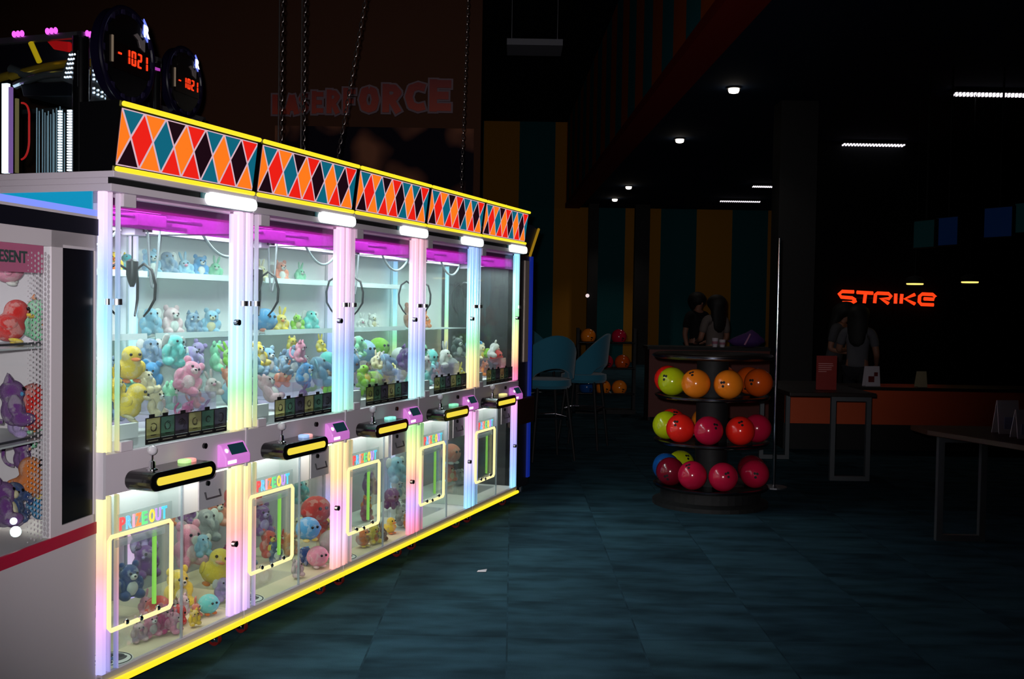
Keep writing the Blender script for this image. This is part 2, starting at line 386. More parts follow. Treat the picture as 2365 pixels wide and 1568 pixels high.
kind('cat', [((0,0,-.3),(.42,.4,.5)), ((0,-.03,.38),(.54,.42,.42))] + limbs,
     [('ear', sm(MB().lathe([(.19,0),(.1,.2),(.01,.36)], (sx*.34,0,.68), 8), 'ear'), 'b') for sx in (-1,1)] +
     [('tail', sm(MB().tube(bez((0,.36,-.6),(.1,.95,-.5),(.25,.8,.2)), .09, 8), 'tail'), 'b'),
      ('cheek', sm(E2((-.3,-.36,.26), (.1,.07,.08)), 'cheek'), 'a'), ('cheek', sm(E2((.3,-.36,.26), (.1,.07,.08)), 'cheek'), 'a')] + eyes(-.42, .2, .43))
kind('duck', [((0,.02,-.25),(.6,.56,.5)), ((0,-.12,.4),(.44,.42,.42)), ((0,.55,-.1),(.2,.28,.18))],
     [('beak', sm(E2((0,-.58,.32), (.22,.2,.08)), 'beak'), 'a'),
      ('wing', sm(E2((-.56,0,-.18), (.12,.34,.26)), 'wing'), 'b'), ('wing', sm(E2((.56,0,-.18), (.12,.34,.26)), 'wing'), 'b'),
      ('foot', sm(E2((-.25,-.35,-.72), (.18,.26,.08)), 'foot'), 'a'), ('foot', sm(E2((.25,-.35,-.72), (.18,.26,.08)), 'foot'), 'a')] + eyes(-.5, .2, .52))
kind('blob', [((0,0,0),(.85,.8,.78))],
     [('foot', sm(E2((-.34,-.3,-.72), (.2,.28,.13)), 'foot'), 'a'), ('foot', sm(E2((.34,-.3,-.72), (.2,.28,.13)), 'foot'), 'a'),
      ('arm', sm(E2((-.84,-.1,-.05), (.16,.2,.2)), 'arm'), 'b'), ('arm', sm(E2((.84,-.1,-.05), (.16,.2,.2)), 'arm'), 'b')] + eyes(-.78, .2, .2, .1))
kind('elephant', [((0,0,-.3),(.5,.44,.5)), ((0,-.05,.36),(.48,.44,.44)), ((0,-.5,.2),(.16,.22,.18)), ((0,-.66,.0),(.12,.14,.22))] + limbs,
     [('ear', sm(E2((sx*.58,.03,.42), (.3,.08,.36)), 'ear'), 'a') for sx in (-1,1)] + eyes(-.42, .22, .5))
kind('octopus', [((0,0,.25),(.62,.6,.6))] + [((.5*math.cos(q), .5*math.sin(q), -.45),(.2,.2,.3)) for q in [i*PI/3 for i in range(6)]],
     [('spot', sm(E2((.2,-.1,.82), (.16,.16,.07)), 'spot'), 'a'), ('spot', sm(E2((-.28,0,.76), (.12,.12,.08)), 'spot'), 'a')] + eyes(-.56, .2, .25, .1))
kind('dinosaur', [((0,0,-.3),(.48,.46,.52)), ((0,-.16,.4),(.4,.48,.36)), ((0,.55,-.5),(.2,.36,.18))] + limbs,
     [('spike', sm(MB().lathe([(.12,0),(.02,.22)], (0,.12+.1*k,.72-.3*k), 8), 'spike'), 'a') for k in range(3)] +
     [('belly', sm(E2((0,-.36,-.28), (.3,.14,.36)), 'belly'), 'a')] + eyes(-.48, .24, .52))
def toy(kd, col, acc, P, r, label, group, rot=(0,0,0)):
    me, parts = KINDS[kd]
    o = thing('plush_' + kd, label, 'plush toy', P, 0, group)
    o.rotation_euler = rot; o.scale = (r, r, r)
    b = bpy.data.objects.new('body', me); C.objects.link(b); b.parent = o; b.color = (*lin(col), 1)
    for n, pm, tone in parts:
        q = bpy.data.objects.new(n, pm); C.objects.link(q); q.parent = o
        q.color = (*lin(col if tone == 'b' else acc if tone == 'a' else (8, 8, 10)), 1)
    return o
COL = {'pale blue': (150,196,222), 'blue grey': (120,150,178), 'sky blue': (80,160,214), 'pink': (238,150,176), 'pale pink': (236,196,200),
       'white': (236,234,228), 'yellow': (250,216,70), 'cream': (240,226,180), 'lime green': (150,214,50), 'purple': (120,60,140), 'lilac': (186,156,214),
       'red': (224,44,40), 'orange': (240,130,50), 'navy blue': (34,66,130), 'aqua': (120,222,214), 'grey': (150,152,156), 'teal': (40,150,160),
       'salmon': (240,140,110), 'magenta': (200,50,120), 'mint green': (150,226,180), 'dark grey': (70,70,76), 'brown': (140,96,66)}
PENDING = []
def want(kd, cname, acc, P, r, where, group, yaw=0, tilt=0, roll=0, extra=''):
    PENDING.append(dict(kd=kd, c=cname, a=acc, P=Vector(P), r=r, where=where, group=group, rot=(tilt, roll, yaw), extra=extra))
ORD = ['leftmost', 'second from left', 'third from left', 'fourth from left', 'fifth from left', 'sixth from left', 'seventh from left']
NUM = {2: 'two', 3: 'three', 4: 'four', 5: 'five', 6: 'six', 7: 'seven'}
def flush_toys():
    sets = {}
    for d in PENDING: sets.setdefault((d['c'], d['kd'], d['where'], d['extra']), []).append(d)
    for k, L in sets.items():
        L.sort(key=lambda d: px_of(d['P']))
        for i, d in enumerate(L):
            lab = f"{d['c']} plush {d['kd']} {d['extra']+' ' if d['extra'] else ''}{d['where']}"
            if len(L) > 1: lab += f", {ORD[i] if i < len(L)-1 else 'rightmost'} of {NUM.get(len(L), str(len(L)))}"
            toy(d['kd'], COL[d['c']], COL[d['a']], d['P'], d['r'], lab, d['group'], d['rot'])
def pile(i, floor_z, x0, x1, y0, y1, plan, where, group, fixed=(), avoid=(), rmin=0.066, rmax=0.084, seed=1, sides=True):
    """drop toys one after another onto the lowest free place of the machine's tray"""
    R = random.Random(seed); S = []
    for (x, y, z, r) in fixed: S.append((x, y, z, r))
    for (kd, c, a) in plan:
        r = R.uniform(rmin, rmax); best = None
        for _ in range(60):
            x = R.uniform(x0+r, x1-r); y = R.uniform(y0+r, y1-r)
            base = floor_z
            for (ax0, ax1, ay0, ay1, az) in avoid:
                if ax0-r < x < ax1+r and ay0-r < y < ay1+r: base = max(base, az)
            z = base + r
            for (X, Y, Z, q) in S:
                d2 = (X-x)**2 + (Y-y)**2; s = (r+q)*0.93
                if d2 < s*s: z = max(z, Z + math.sqrt(s*s-d2))
            sc_ = z + 0.10*y + R.uniform(0, 0.02)
            if best is None or sc_ < best[0]: best = (sc_, x, y, z)
        _, x, y, z = best; S.append((x, y, z, r))
        want(kd, c, a, row(MW*i+x, y, z), r, where, group, ROW_ROT + R.uniform(-0.9, 0.7) - 0.25, R.uniform(-0.5, 0.35), R.uniform(-0.5, 0.5))

# ================================================================== CLAW MACHINES
P_, LV, BL, CY_, LC, GN, YE, OR_, SA, PK, PU, VB, RD = ((236,190,232),(206,192,255),(130,172,255),(120,214,255),(170,244,246),(140,246,160),(252,242,140),(252,196,120),(246,146,128),(242,150,220),(196,150,250),(150,150,255),(250,90,110))
UP = [ [(1.88,P_),(1.74,LV),(1.6,BL),(1.42,CY_),(1.27,LC),(1.15,GN),(.98,YE)],
       [(1.88,P_),(1.66,LV),(1.42,(170,214,255)),(1.25,LC),(1.12,GN),(.95,YE)],
       [(1.88,(250,180,226)),(1.55,P_),(1.4,LV),(1.25,BL),(1.12,CY_),(.95,(150,246,210))],
       [(1.88,(252,170,190)),(1.62,P_),(1.4,LV),(1.2,BL),(.95,LC)],
       [(1.88,BL),(1.6,CY_),(1.38,LC),(1.25,GN),(1.12,YE),(.95,OR_)],
       [(1.88,CY_),(1.6,LC),(1.42,GN),(1.25,YE),(1.12,OR_),(1.03,RD),(.95,(250,90,170))] ]
LO = [ [(.77,YE),(.62,OR_),(.5,SA),(.38,PK),(.25,PU),(.13,VB)],
       [(.77,YE),(.66,OR_),(.5,SA),(.36,PK),(.25,P_),(.13,PU)],
       [(.77,(255,220,130)),(.6,OR_),(.45,PK),(.28,P_),(.13,SA)],
       [(.77,(150,240,120)),(.62,YE),(.46,SA),(.3,PU),(.13,RD)],
       [(.77,PK),(.6,P_),(.42,LV),(.28,BL),(.13,CY_)],
       [(.77,PK),(.62,PU),(.45,VB),(.3,BL),(.13,CY_)] ]
LEDU = [led('upper_light_strip_%s' % 'abcdef'[i], s) for i, s in enumerate(UP)]
LEDL = [led('lower_light_strip_%s' % 'abcdef'[i], s) for i, s in enumerate(LO)]
LEDUS = [led('upper_acrylic_edge_%s' % 'abcdef'[i], s, 0.55) for i, s in enumerate(UP)]
LEDLS = [led('lower_acrylic_edge_%s' % 'abcdef'[i], s, 0.5) for i, s in enumerate(LO)]
D_OR, D_RD, D_TL, D_BK = (glow('sign_orange', (255,122,24), 1.0), glow('sign_red', (236,26,14), 1.0), glow('sign_teal', (0,98,122), 1.0), glow('sign_black', (26,6,16), 1.0, (10,8,10)))
D_LINE = glow('sign_pale_line', (214,176,190), 1.0)
PINKL = glow('magenta_light_strip', (255,120,225), 2.5)
WLAMP = glow('white_status_lamp', (245,255,255), 1.5)
CEILL = glow('white_ceiling_lamp', (240,252,250), 24.0)
LOWL = glow('added_base_glow', (255,246,236), 4.0)
PINKSHEET = glass('magenta_light_tint', (186,98,180), .1, 1.0, .20)
FRAMEL = glow('warm_frame_light', (255,240,170), 1.1)
GREENL = glow('lime_light_strip', (170,240,90), 0.9)
HOUSE = mat('gantry_housing', (226, 200, 226), 0.35)
READER = glow('pink_lit_reader', (214,112,214), 0.55, (220,150,220))
READL = glow('pink_reader_diode', (255,200,255), 2.0)
SCREEN = glow('dark_teal_screen', (26,66,76), 0.5, (8,10,12))
TRAYL = glow('tray_light', (248,222,70), 0.95)
REDW = mat('dark_red_wheel', (110, 26, 24), 0.4)
MILK = glass('milky_sheet', (236,244,244), 0.15, 0.8, 0.28)
def card_mesh():
    """clear instruction strip of six tinted panels with line drawings and a dark footer"""
    b = MB(); x0, x1, z0, z1 = .241, .762, .945, 1.047; w = (x1-x0)/6
    for k in range(6):
        b.mat(k % 3).box(x0+k*w+.003, x0+(k+1)*w-.003, .0, .0015, z0+.022, z1-.003)
        b.mat(3).box(x0+k*w-.0012, x0+k*w+.0012, -.001, .0022, z0, z1)
        cx = x0+(k+.5)*w; cz = z0+.062
        R = random.Random(k)
        for q in range(3):
            a = R.uniform(0, 6.28); rr = R.uniform(.012, .022)
            b.tube([(cx+rr*math.cos(a+t*.8), -.001, cz+rr*.9*math.sin(a+t*.8)) for t in range(5)], .0013, 5)
        b.box(cx-.015, cx+.015, -.001, .001, cz-.03, cz-.027)
    b.mat(3).box(x1-.0012, x1+.0012, -.001, .0022, z0, z1).box(x0, x1, -.001, .0022, z1-.003, z1).box(x0, x1, -.001, .0022, z0, z0+.02)
    b.mat(4)
    for k in range(6): b.box(x0+k*w+.012, x0+(k+1)*w-.016, -.0018, 0, z0+.010, z0+.0125)
    for sx in (x0+.02, x0+.10, x0+.21, x0+.37): b.mat(3).box(sx, sx+.03, -.001, .002, z1, z1+.012)
    return b
CARDM = [glass('card_cream_tint', (206,202,160), .2, .6, .20), glass('card_green_tint', (140,168,150), .2, .6, .16), glass('card_grey_tint', (138,132,142), .2, .6, .16), BLACKM, mat('card_pale_line', (150,150,130), .6)]
CARD = card_mesh().mesh('instruction_card')
for m in CARDM: CARD.materials.append(m)
def marquee_parts(root):
    zb, zt = 1.965, 2.195; tilt = .030 / (zt-zb)
    yf = lambda z: -.036 - (z-zb)*tilt
    box = MB(); pts = [(yf(zb-.012), zb-.012), (yf(zt+.012), zt+.012), (.11, zt+.012), (.11, zb-.012)]
    box.prism(pts, 'x', .006, .894)
    mq = obj('marquee', box, BLACK, root)
    # diamonds
    f = MB(); x0, x1 = .02, .88; zl, zh = zb+.014, zt-.014; zm = zl+(zh-zl)*.53; sp = .1232; c0 = .020
    def poly(pts, mi, off):
        cl = []
        # clip in x
        def clip(P, keep, X):
            out = []
            for i in range(len(P)):
                a, c = P[i], P[(i+1) % len(P)]
                ia, ic = keep(a[0]), keep(c[0])
                if ia: out.append(a)
                if ia != ic:
                    t = (X-a[0])/(c[0]-a[0]); out.append((X, a[1]+(c[1]-a[1])*t))
            return out
        P = clip(pts, lambda x: x >= x0, x0); P = clip(P, lambda x: x <= x1, x1) if P else P
        if len(P) < 3: return
        ar = sum(P[i][0]*P[(i+1)%len(P)][1]-P[(i+1)%len(P)][0]*P[i][1] for i in range(len(P)))
        if ar < 0: P = P[::-1]
        f.mat(mi).add([(x, yf(z)-off, z) for x, z in P], [list(range(len(P)))])
    dc = [0, 1, 2, 0, 3, 0, 3, 2]; tc_ = [2, 0, 3, 1, 2, 2, 1]; bc = [3, 0, 1, 1, 2, 1, 0]
    poly([(x0, zl), (x1, zl), (x1, zh), (x0, zh)], 4, .001)
    g = .0088
    def inset(pts, d):
        cx = sum(p[0] for p in pts)/len(pts); cz = sum(p[1] for p in pts)/len(pts); out = []
        n = len(pts); 
        ar = sum(pts[i][0]*pts[(i+1)%n][1]-pts[(i+1)%n][0]*pts[i][1] for i in range(n)); P = pts if ar > 0 else pts[::-1]
        L = []
        for i in range(n):
            a, c = Vector(P[i]), Vector(P[(i+1)%n]); t = (c-a).normalized(); nrm = Vector((-t.y, t.x)); L.append((a+nrm*d, t))
        for i in range(n):
            a, t = L[i-1]; c, u = L[i]
            den = t.x*u.y - t.y*u.x
            s = ((c.x-a.x)*u.y - (c.y-a.y)*u.x)/den
            out.append((a.x+t.x*s, a.y+t.y*s))
        return out
    for k in range(8):
        c = c0 + k*sp
        poly(inset([(c, zl), (c+sp/2, zm), (c, zh), (c-sp/2, zm)], g*.5), dc[k], .002)
        if k < 7:
            poly(inset([(c, zh), (c+sp/2, zm), (c+sp, zh)], g*.5), tc_[k], .002)
            poly(inset([(c, zl), (c+sp, zl), (c+sp/2, zm)], g*.5), bc[k], .002)
    obj('diamond_panel', f, [D_OR, D_RD, D_TL, D_BK, D_LINE], mq)
    for z in (zb, zt):
        obj('light_tube', MB().cyl((.018, yf(z)-.009, z), (.882, yf(z)-.009, z), .0095, 10), YLW, mq, True)
    obj('bolt', MB().cyl((.45, yf(zt)+.02, zt+.012), (.45, yf(zt)+.02, zt+.018), .008, 8), STEEL, mq)

PALETTE_BTN = [((190,240,150),(250,160,150)), ((160,190,240),(240,170,170)), ((140,236,220),(150,240,225)), ((140,240,190),(150,240,200)), ((250,236,150),(240,220,150))]
def claw_machine(i, label):
    r = thing('claw_machine', label, 'claw machine', row(MW*i, 0, 0), ROW_ROT, 'claw machines in the lit row')
    W = MW
    # ---- base
    obj('base_frame', MB().box(.002, W-.002, .0, MD, .078, .128).box(.002, W-.002, -.004, .02, .11, .134), GREY, r, bevel=.003)
    obj('base_light_tube', MB().cyl((.006, -.012, .093), (W-.006, -.012, .093), .012, 10), YLW, r, True)
    for cx in (.10, .80):
        for cy in (.07, MD-.07):
            c = obj('caster', MB().box(cx-.03, cx+.03, cy-.03, cy+.03, .072, .079).box(cx+.012, cx+.016, cy-.018, cy+.03, .02, .073).box(cx-.016, cx-.012, cy-.018, cy+.03, .02, .073), CHROME, r)
            wv = MB().mat(0).tube([(cx-.011, cy+.006, .027), (cx+.011, cy+.006, .027)], .027, 18)
            wv.mat(1).tube([(cx-.0185, cy+.006, .027), (cx+.0185, cy+.006, .027)], .010, 10)
            obj('wheel', wv, [REDW, CHROME], c, True)
    # ---- lower cabinet
    obj('lower_back_panel', MB().box(.01, W-.01, MD-.025, MD-.005, .128, .79), mat('grey_inner_panel', (176,170,176), .6), r)
    obj('lower_floor', MB().box(.01, W-.01, .02, MD-.03, .128, .133), mat('pale_floor_mat', (226, 214, 180), .8, bump=.2) if i < 3 else mat('white_floor_mat', (226,228,220), .7), r)
    for x in (.012, W-.018):
        obj('lower_side_pane', MB().box(x, x+.004, .04, MD-.03, .134, .785), CLEAR, r)
    obj('lower_door', MB().box(.056, .468, .004, .009, .135, .776), PANE, r)
    dr = obj('service_door', MB().box(.474, .79, .004, .009, .135, .776), CLEAR, r)
    obj('door_edge', MB().box(.4685, .4715, .002, .011, .135, .776).box(.4745, .4765, .002, .010, .135, .776), EDGE, dr)
    lk = obj('cam_lock', MB().cyl((.810, -.024, .45), (.810, .004, .45), .013, 12).box(.800, .832, -.016, -.004, .441, .459), BLACK, dr, True)
    obj('lock_cap', MB().cyl((.798, -.022, .452), (.798, -.008, .452), .006, 8), CHROME, lk, True)
    # ---- light strips
    def strip(x0, x1, z0, z1, m, y0=-.002, y1=.028, name='light_strip'):
        return obj(name, MB().box(x0, x1, y0, y1, z0, z1), m, r, bevel=.003)
    jl, jr = i, i+1
    strip(.004, .026, .13, .782, LEDL[jl]); strip(.004, .026, .94, 1.885, LEDU[jl])
    strip(.795, .826, .136, .776, LEDL[jr], -.004, .02); strip(.797, .826, .944, 1.872, LEDU[jr], -.004, .02)
    strip(.842, .872, .13, .782, LEDL[jr], -.002, .03); strip(.842, .872, .94, 1.885, LEDU[jr], -.002, .03)
    for (a, b_) in ((.045, .052), (.088, .094), (.884, .892)):
        strip(a, b_, .13, .782, LEDLS[jl if a < .5 else jr], -.002, .02, 'acrylic_edge'); strip(a, b_, .94, 1.885, LEDUS[jl if a < .5 else jr], -.002, .02, 'acrylic_edge')
    strip(.052, .088, .13, .782, CLEAR, .0, .012, 'acrylic_post'); strip(.052, .088, .94, 1.885, CLEAR, .0, .012, 'acrylic_post')
    # satin blocks added on the posts at eye height to make the flash glints
    for (a, b_) in ((.012, .03), (.05, .09), (.846, .892)):
        obj('glint_block', MB().tube([((a+b_)/2, -.004, 1.478), ((a+b_)/2, -.004, 1.50)], (b_-a)/2, 20), GLINT, r, True)
    for z0, z1, mm in ((.13, .78, LEDL[jr]), (.95, 1.87, LEDU[jr])):
        strip(.868, .892, z0, z1, mm, .575, .60, 'rear_light_strip')
    for z0, z1, mm in ((.13, .78, LEDL[jl]), (.95, 1.87, LEDU[jl])):
        strip(.016, .034, z0, z1, mm, .600, .618, 'rear_light_strip')  # left rear strips added to lighten the back panels
    # ---- prize box
    pb = obj('prize_box', MB().box(.032, .036, .012, .31, .20, .775).box(.452, .456, .012, .31, .20, .775).box(.036, .452, .012, .31, .196, .200).box(.036, .452, .306, .31, .20, .60), CLEAR, r)
    obj('chute_tube', MB().box(.10, .103, .02, .25, .29, .60).box(.315, .318, .02, .25, .29, .60), CLEAR, pb)
    xs0, xs1, zs0, zs1 = .030, .385, .288, .632
    fr = MB().tube([(xs0+.012, -.010, zs0), (xs1-.012, -.010, zs0), (xs1, -.010, zs0+.012), (xs1, -.010, zs1-.012), (xs1-.012, -.010, zs1), (xs0+.012, -.010, zs1), (xs0, -.010, zs1-.012), (xs0, -.010, zs0+.012)], .0085, 10, closed=True)
    obj('frame_light', fr, FRAMEL, pb, True)
    obj('prize_flap', MB().box(.095, .335, -.004, .0, .315, .60), CLEAR, pb)
    obj('flap_header', MB().box(.075, .355, -.004, .002, .585, .612), EDGE, pb)
    obj('inner_light_strip', MB().box(.322, .334, .02, .032, .31, .60), GREENL, pb)
    for (x, z) in ((.12, .30), (.30, .305), (.20, .292)):
        obj('catch', MB().ball((x, -.014, z), .011, 10, 7), CHROME, pb)
    sg = obj('prize_sign', MB().box(.087, .397, -.002, .0, .636, .706), MILK, pb)
    letters = 'PRIZE OUT'; cols = [(250,90,90),(120,200,255),(252,170,190),(250,140,80),(110,224,140),None,(244,220,80),(190,150,250),(90,210,240)]
    xx = .092
    for ch, cc in zip(letters, cols):
        if ch == ' ': xx += .006; continue
        lm = LETTER[ch]; wd = LWID[ch]
        q = bpy.data.objects.new('letter', lm); C.objects.link(q); q.parent = sg
        q.location = (xx, -.004, .646); q.rotation_euler = (PI/2, 0, 0)
        q.material_slots[0].link = 'OBJECT'; q.material_slots[0].material = glow('letter_' + '%02x%02x%02x' % cc, cc, .85, cc)
        xx += wd + .0055
    obj('chute_board', MB().box(.03, .735, .10, .106, .59, .775) if False else MB().box(.06, .735, .108, .112, .60, .775), mat('white_chute_board', (236,240,242), .5), r)
    cd = obj('coin_door', MB().box(.60, .775, .018, .024, .63, .776), GREY, r)
    obj('lock', MB().cyl((.655, .010, .735), (.655, .018, .735), .011, 12), BLACK, cd, True)
    obj('pull_handle', MB().tube([(.635, .014, .70), (.635, .006, .672), (.735, .006, .672), (.735, .014, .70)], .004, 8), GREYD, cd, True)
    if i < 3:
        em = MB().mat(0).cyl((.16, .095, .133), (.16, .095, .1345), .085, 32)
        em.mat(1).tube([(.16+.078*math.cos(q*PI/16), .095+.078*math.sin(q*PI/16), .1345) for q in range(32)], .0025, 6, closed=True)
        for (ex, ey, rx, ry) in ((-.02, .01, .035, .03), (.025, .03, .03, .02), (.02, -.03, .035, .018), (-.04, -.025, .02, .016), (.05, 0, .016, .024)):
            em.mat(2).prism([(.16+ex+rx*math.cos(q*PI/8), .095+ey+ry*math.sin(q*PI/8)) for q in range(16)], 'z', .1345, .136)
        em.mat(3).prism([(.155, .07), (.185, .085), (.165, .115), (.14, .10)], 'z', .136, .137)
        obj('floor_sticker', em, [mat('sticker_white', (230,232,226), .5), BLACKM, mat('sticker_ink', (24,26,34), .5), mat('sticker_blue', (40,90,150), .5)], r)
    # ---- control panel
    cp = obj('control_panel', MB().box(.014, W, -.004, .05, .785, .935).box(.098, .165, -.004, .03, .935, .972), GREY, r, bevel=.003)
    obj('joint_cover', MB().box(-.001, .013, -.008, .05, .775, .945), mat('pale_joint_cover', (214,208,216), .4), cp)
    pts = stadium(.316, .825, .40, .072)
    tr = obj('control_tray', MB().prism(pts, 'y', -.125, -.004), BLACK, r, bevel=.004)
    obj('tray_light', MB().prism(stadium(.316, .825, .335, .030), 'y', -.128, -.124), TRAYL, tr)
    js = obj('joystick', MB().lathe([(.022, 0), (.022, .004), (.012, .008), (.011, .03), (.007, .034), (.004, .036), (.004, .065)], (.205, -.058, .860), 16), CHROME, r, True)
    obj('knob', MB().ball((.205, -.058, .933), .019, 16, 10), mat('pale_clear_knob', (205,200,208), .1, coat=1), js)
    ca, cb = PALETTE_BTN[i]
    bt = MB().mat(0).prism(stadium(.40, -.058, .055, .05), 'z', .858, .874); bt.mat(1).prism(stadium(.432, -.058, .055, .05), 'z', .858, .8735)
    obj('start_button', bt, [glow('button_%d_%d_%d' % ca, ca, .75, ca), glow('button_%d_%d_%d' % cb, cb, .75, cb)], r, bevel=.005)
    obj('key_lock', MB().cyl((.600, -.014, .900), (.600, -.003, .900), .012, 14), BLACK, r, True)
    rb = MB().prism([(-.004, .795), (-.052, .803), (-.052, .838), (-.020, .892), (-.004, .895)], 'x', .690, .868)
    rd = obj('card_reader', rb, READER, r, bevel=.006)
    t = Vector((0, .032, .054)).normalized(); nrm = Vector((0, -t.z, t.y)); o_ = Vector((0, -.050, .840))
    def onface(x, u, d): p = o_ + t*u + nrm*d; return (x, p.y, p.z)
    sb = MB(); v = [onface(.735, .008, .002), onface(.850, .008, .002), onface(.850, .056, .002), onface(.735, .056, .002)]
    sb.add(v, [(0,1,2,3)]); v2 = [onface(.735, .008, -.003), onface(.850, .008, -.003), onface(.850, .056, -.003), onface(.735, .056, -.003)]; sb.add(v2, [(3,2,1,0)])
    obj('screen', sb, SCREEN, rd)
    obj('reader_diode', MB().ball(onface(.712, .03, .0), .010, 10, 7).box(.70, .76, -.0545, -.052, .812, .826), READL, rd)
    # ---- upper cabinet
    obj('window', MB().box(.098, .79, .003, .008, .938, 1.87), PANE, r)
    lk = obj('window_lock', MB().cyl((.814, -.026, 1.407), (.814, .004, 1.407), .013, 12).box(.806, .838, -.018, -.004, 1.398, 1.416), BLACK, r, True)
    obj('lock_cap', MB().cyl((.800, -.022, 1.409), (.800, -.008, 1.409), .006, 8), CHROME, lk, True)
    cdo = bpy.data.objects.new('instruction_card', CARD); C.objects.link(cdo); cdo.parent = r
    obj('inner_riser', MB().box(.105, .235, .03, .05, .945, 1.03), WHITE, r)
    obj('back_panel', MB().box(.004, W-.004, MD-.025, MD-.005, .935, 1.90), WHITE, r)
    for x in (.010, W-.014):
        obj('side_pane', MB().box(x, x+.004, .034, MD-.03, .938, 1.88), CLEAR, r)
    obj('play_tray', MB().box(.02, W-.02, .03, MD-.03, .93, .975), WHITE, r)
    obj('prize_chute', MB().box(.475, .479, .05, .36, .976, 1.112).box(.756, .76, .05, .36, .976, 1.112).box(.479, .756, .05, .054, .976, 1.112).box(.479, .756, .356, .36, .976, 1.112), glass('chute_acrylic', (246,240,250), .05, 1.4, .06), r)
    if i < 4:
        for z in (1.325, 1.605):
            obj('shelf', MB().box(.03, W-.03, .50, MD-.026, z-.006, z).box(.03, W-.03, .498, .503, z-.006, z+.022), mat('shelf_acrylic', (206,214,214), .3), r)
    # ---- gantry, lights
    gh = obj('gantry_housing', MB().box(.03, W-.03, .44, .47, 1.79, 1.88).box(.03, W-.03, .05, .075, 1.845, 1.885).box(.03, W-.03, .05, MD-.03, 1.885, 1.90), HOUSE, r)
    obj('side_fascia', MB().box(.03, .05, .05, MD-.03, 1.79, 1.885).box(W-.05, W-.03, .05, MD-.03, 1.79, 1.885), HOUSE, gh)
    obj('magenta_light', MB().box(.06, W-.06, .046, .058, 1.836, 1.844), PINKL, gh)
    obj('ceiling_light', MB().box(.08, W-.08, .08, .40, 1.876, 1.884), CEILL, gh)
    obj('pink_light_sheet', MB().box(.03, W-.03, .040, .043, 1.768, 1.872), PINKSHEET, gh)  # added magenta sheet, its tint stands in for pink light on the gantry
    obj('added_base_light', MB().box(.10, W-.10, .016, .10, .776, .782).box(.10, W-.10, .20, .50, .776, .782), LOWL, r)  # hidden lamp added under the control panel to brighten the base
    ga = obj('gantry_rail', MB().cyl((.05, .20, 1.83), (W-.05, .20, 1.83), .008, 10).cyl((.05, .36, 1.83), (W-.05, .36, 1.83), .008, 10).box(.05, W-.05, .275, .285, 1.80, 1.815), STEEL, r, True)
    cxm = [.50, .52, .50, .53, .50][i]
    obj('carriage', MB().box(cxm-.09, cxm+.09, .18, .38, 1.795, 1.845).box(cxm-.035, cxm+.035, .24, .31, 1.76, 1.80), HOUSE, ga, bevel=.004)
    obj('motor', MB().cyl((cxm+.02, .22, 1.80), (cxm+.02, .22, 1.775), .02, 12), BLACK, ga, True)
    cl = obj('claw', MB().tube([(cxm, .28, 1.76), (cxm, .28, 1.665)], .003, 6).lathe([(.010, .065), (.024, .055), (.024, .0), (.016, -.03), (.008, -.05)], (cxm, .28, 1.60), 14), mat('dark_claw_metal', (8,9,12), .35, .3), r, True)
    for q in range(3):
        a = q*2*PI/3 + .5; ca_, sa_ = math.cos(a), math.sin(a)
        P = lambda d, z: (cxm+d*ca_, .28+d*sa_, z)
        obj('claw_arm', MB().tube([P(.02, 1.62), P(.06, 1.645), P(.10, 1.62), P(.118, 1.56), P(.115, 1.50), P(.085, 1.455), P(.06, 1.43)], [.005, .006, .006, .006, .006, .005, .004], 8), mat('dark_claw_metal', (8,9,12), .35, .3), cl, True)
    cab = MB().tube(bez((.10, .30, 1.80), (.28, .30, 1.62), (cxm-.05, .30, 1.79), 16), .007, 8)
    cab.tube(bez((cxm+.12, .30, 1.80), (cxm+.15, .30, 1.30), (cxm+.20, .30, 1.80), 18), .005, 8)
    obj('drop_cable', cab, mat('pale_cable', (120,126,128), .4), r, True)
    # ---- top
    tb = MB().box(.002, W-.002, -.035, MD, 1.885, 1.912).box(.002, W-.002, -.046, MD, 1.934, 1.957).box(.002, W-.002, -.02, MD, 1.912, 1.934).box(.098, .168, -.01, .03, 1.838, 1.886)
    obj('top_beam', tb, GREY, r, bevel=.002)
    obj('beam_stripe', MB().box(.003, .535, -.026, -.02, 1.909, 1.936), BLACKM, r)
    sl = obj('status_lamp', MB().prism(stadium(.722, 1.914, .345, .052), 'y', -.060, -.03), WLAMP, r, bevel=.006)
    obj('lamp_holder', MB().box(.535, .89, -.034, -.02, 1.884, 1.944), mat('teal_lamp_holder', (60,110,116), .4), sl)
    marquee_parts(r)
    return r
LETTER = {}; LWID = {}
for ch in 'PRIZEOUT':
    me = text_mesh(ch, .066, .0015, .0022)
    me.materials.clear(); me.materials.append(WHITE)
    x0 = min(v.co.x for v in me.vertices); x1 = max(v.co.x for v in me.vertices)
    # the sign packs its letters tightly
    k = min(1.0, .031/(x1-x0)) if ch != 'I' else 1
    me.transform(Matrix.Translation((-x0, 0, 0))); me.transform(Matrix.Diagonal((k, 1, 1, 1)))
    LETTER[ch] = me; LWID[ch] = (x1-x0)*k
NTH = ['first', 'second', 'third', 'fourth', 'last']
claw = [claw_machine(0, 'first claw machine of the row, nearest the camera, beside the white prize cabinet'),
        claw_machine(1, 'second claw machine of the row, red round plush with two eyes in its base'),
        claw_machine(2, 'third claw machine, the middle one of the row, lime green plush in its window'),
        claw_machine(3, 'fourth claw machine of the row, white bunny plush in its window'),
        claw_machine(4, 'last claw machine at the far end of the row, its base nearly empty')]
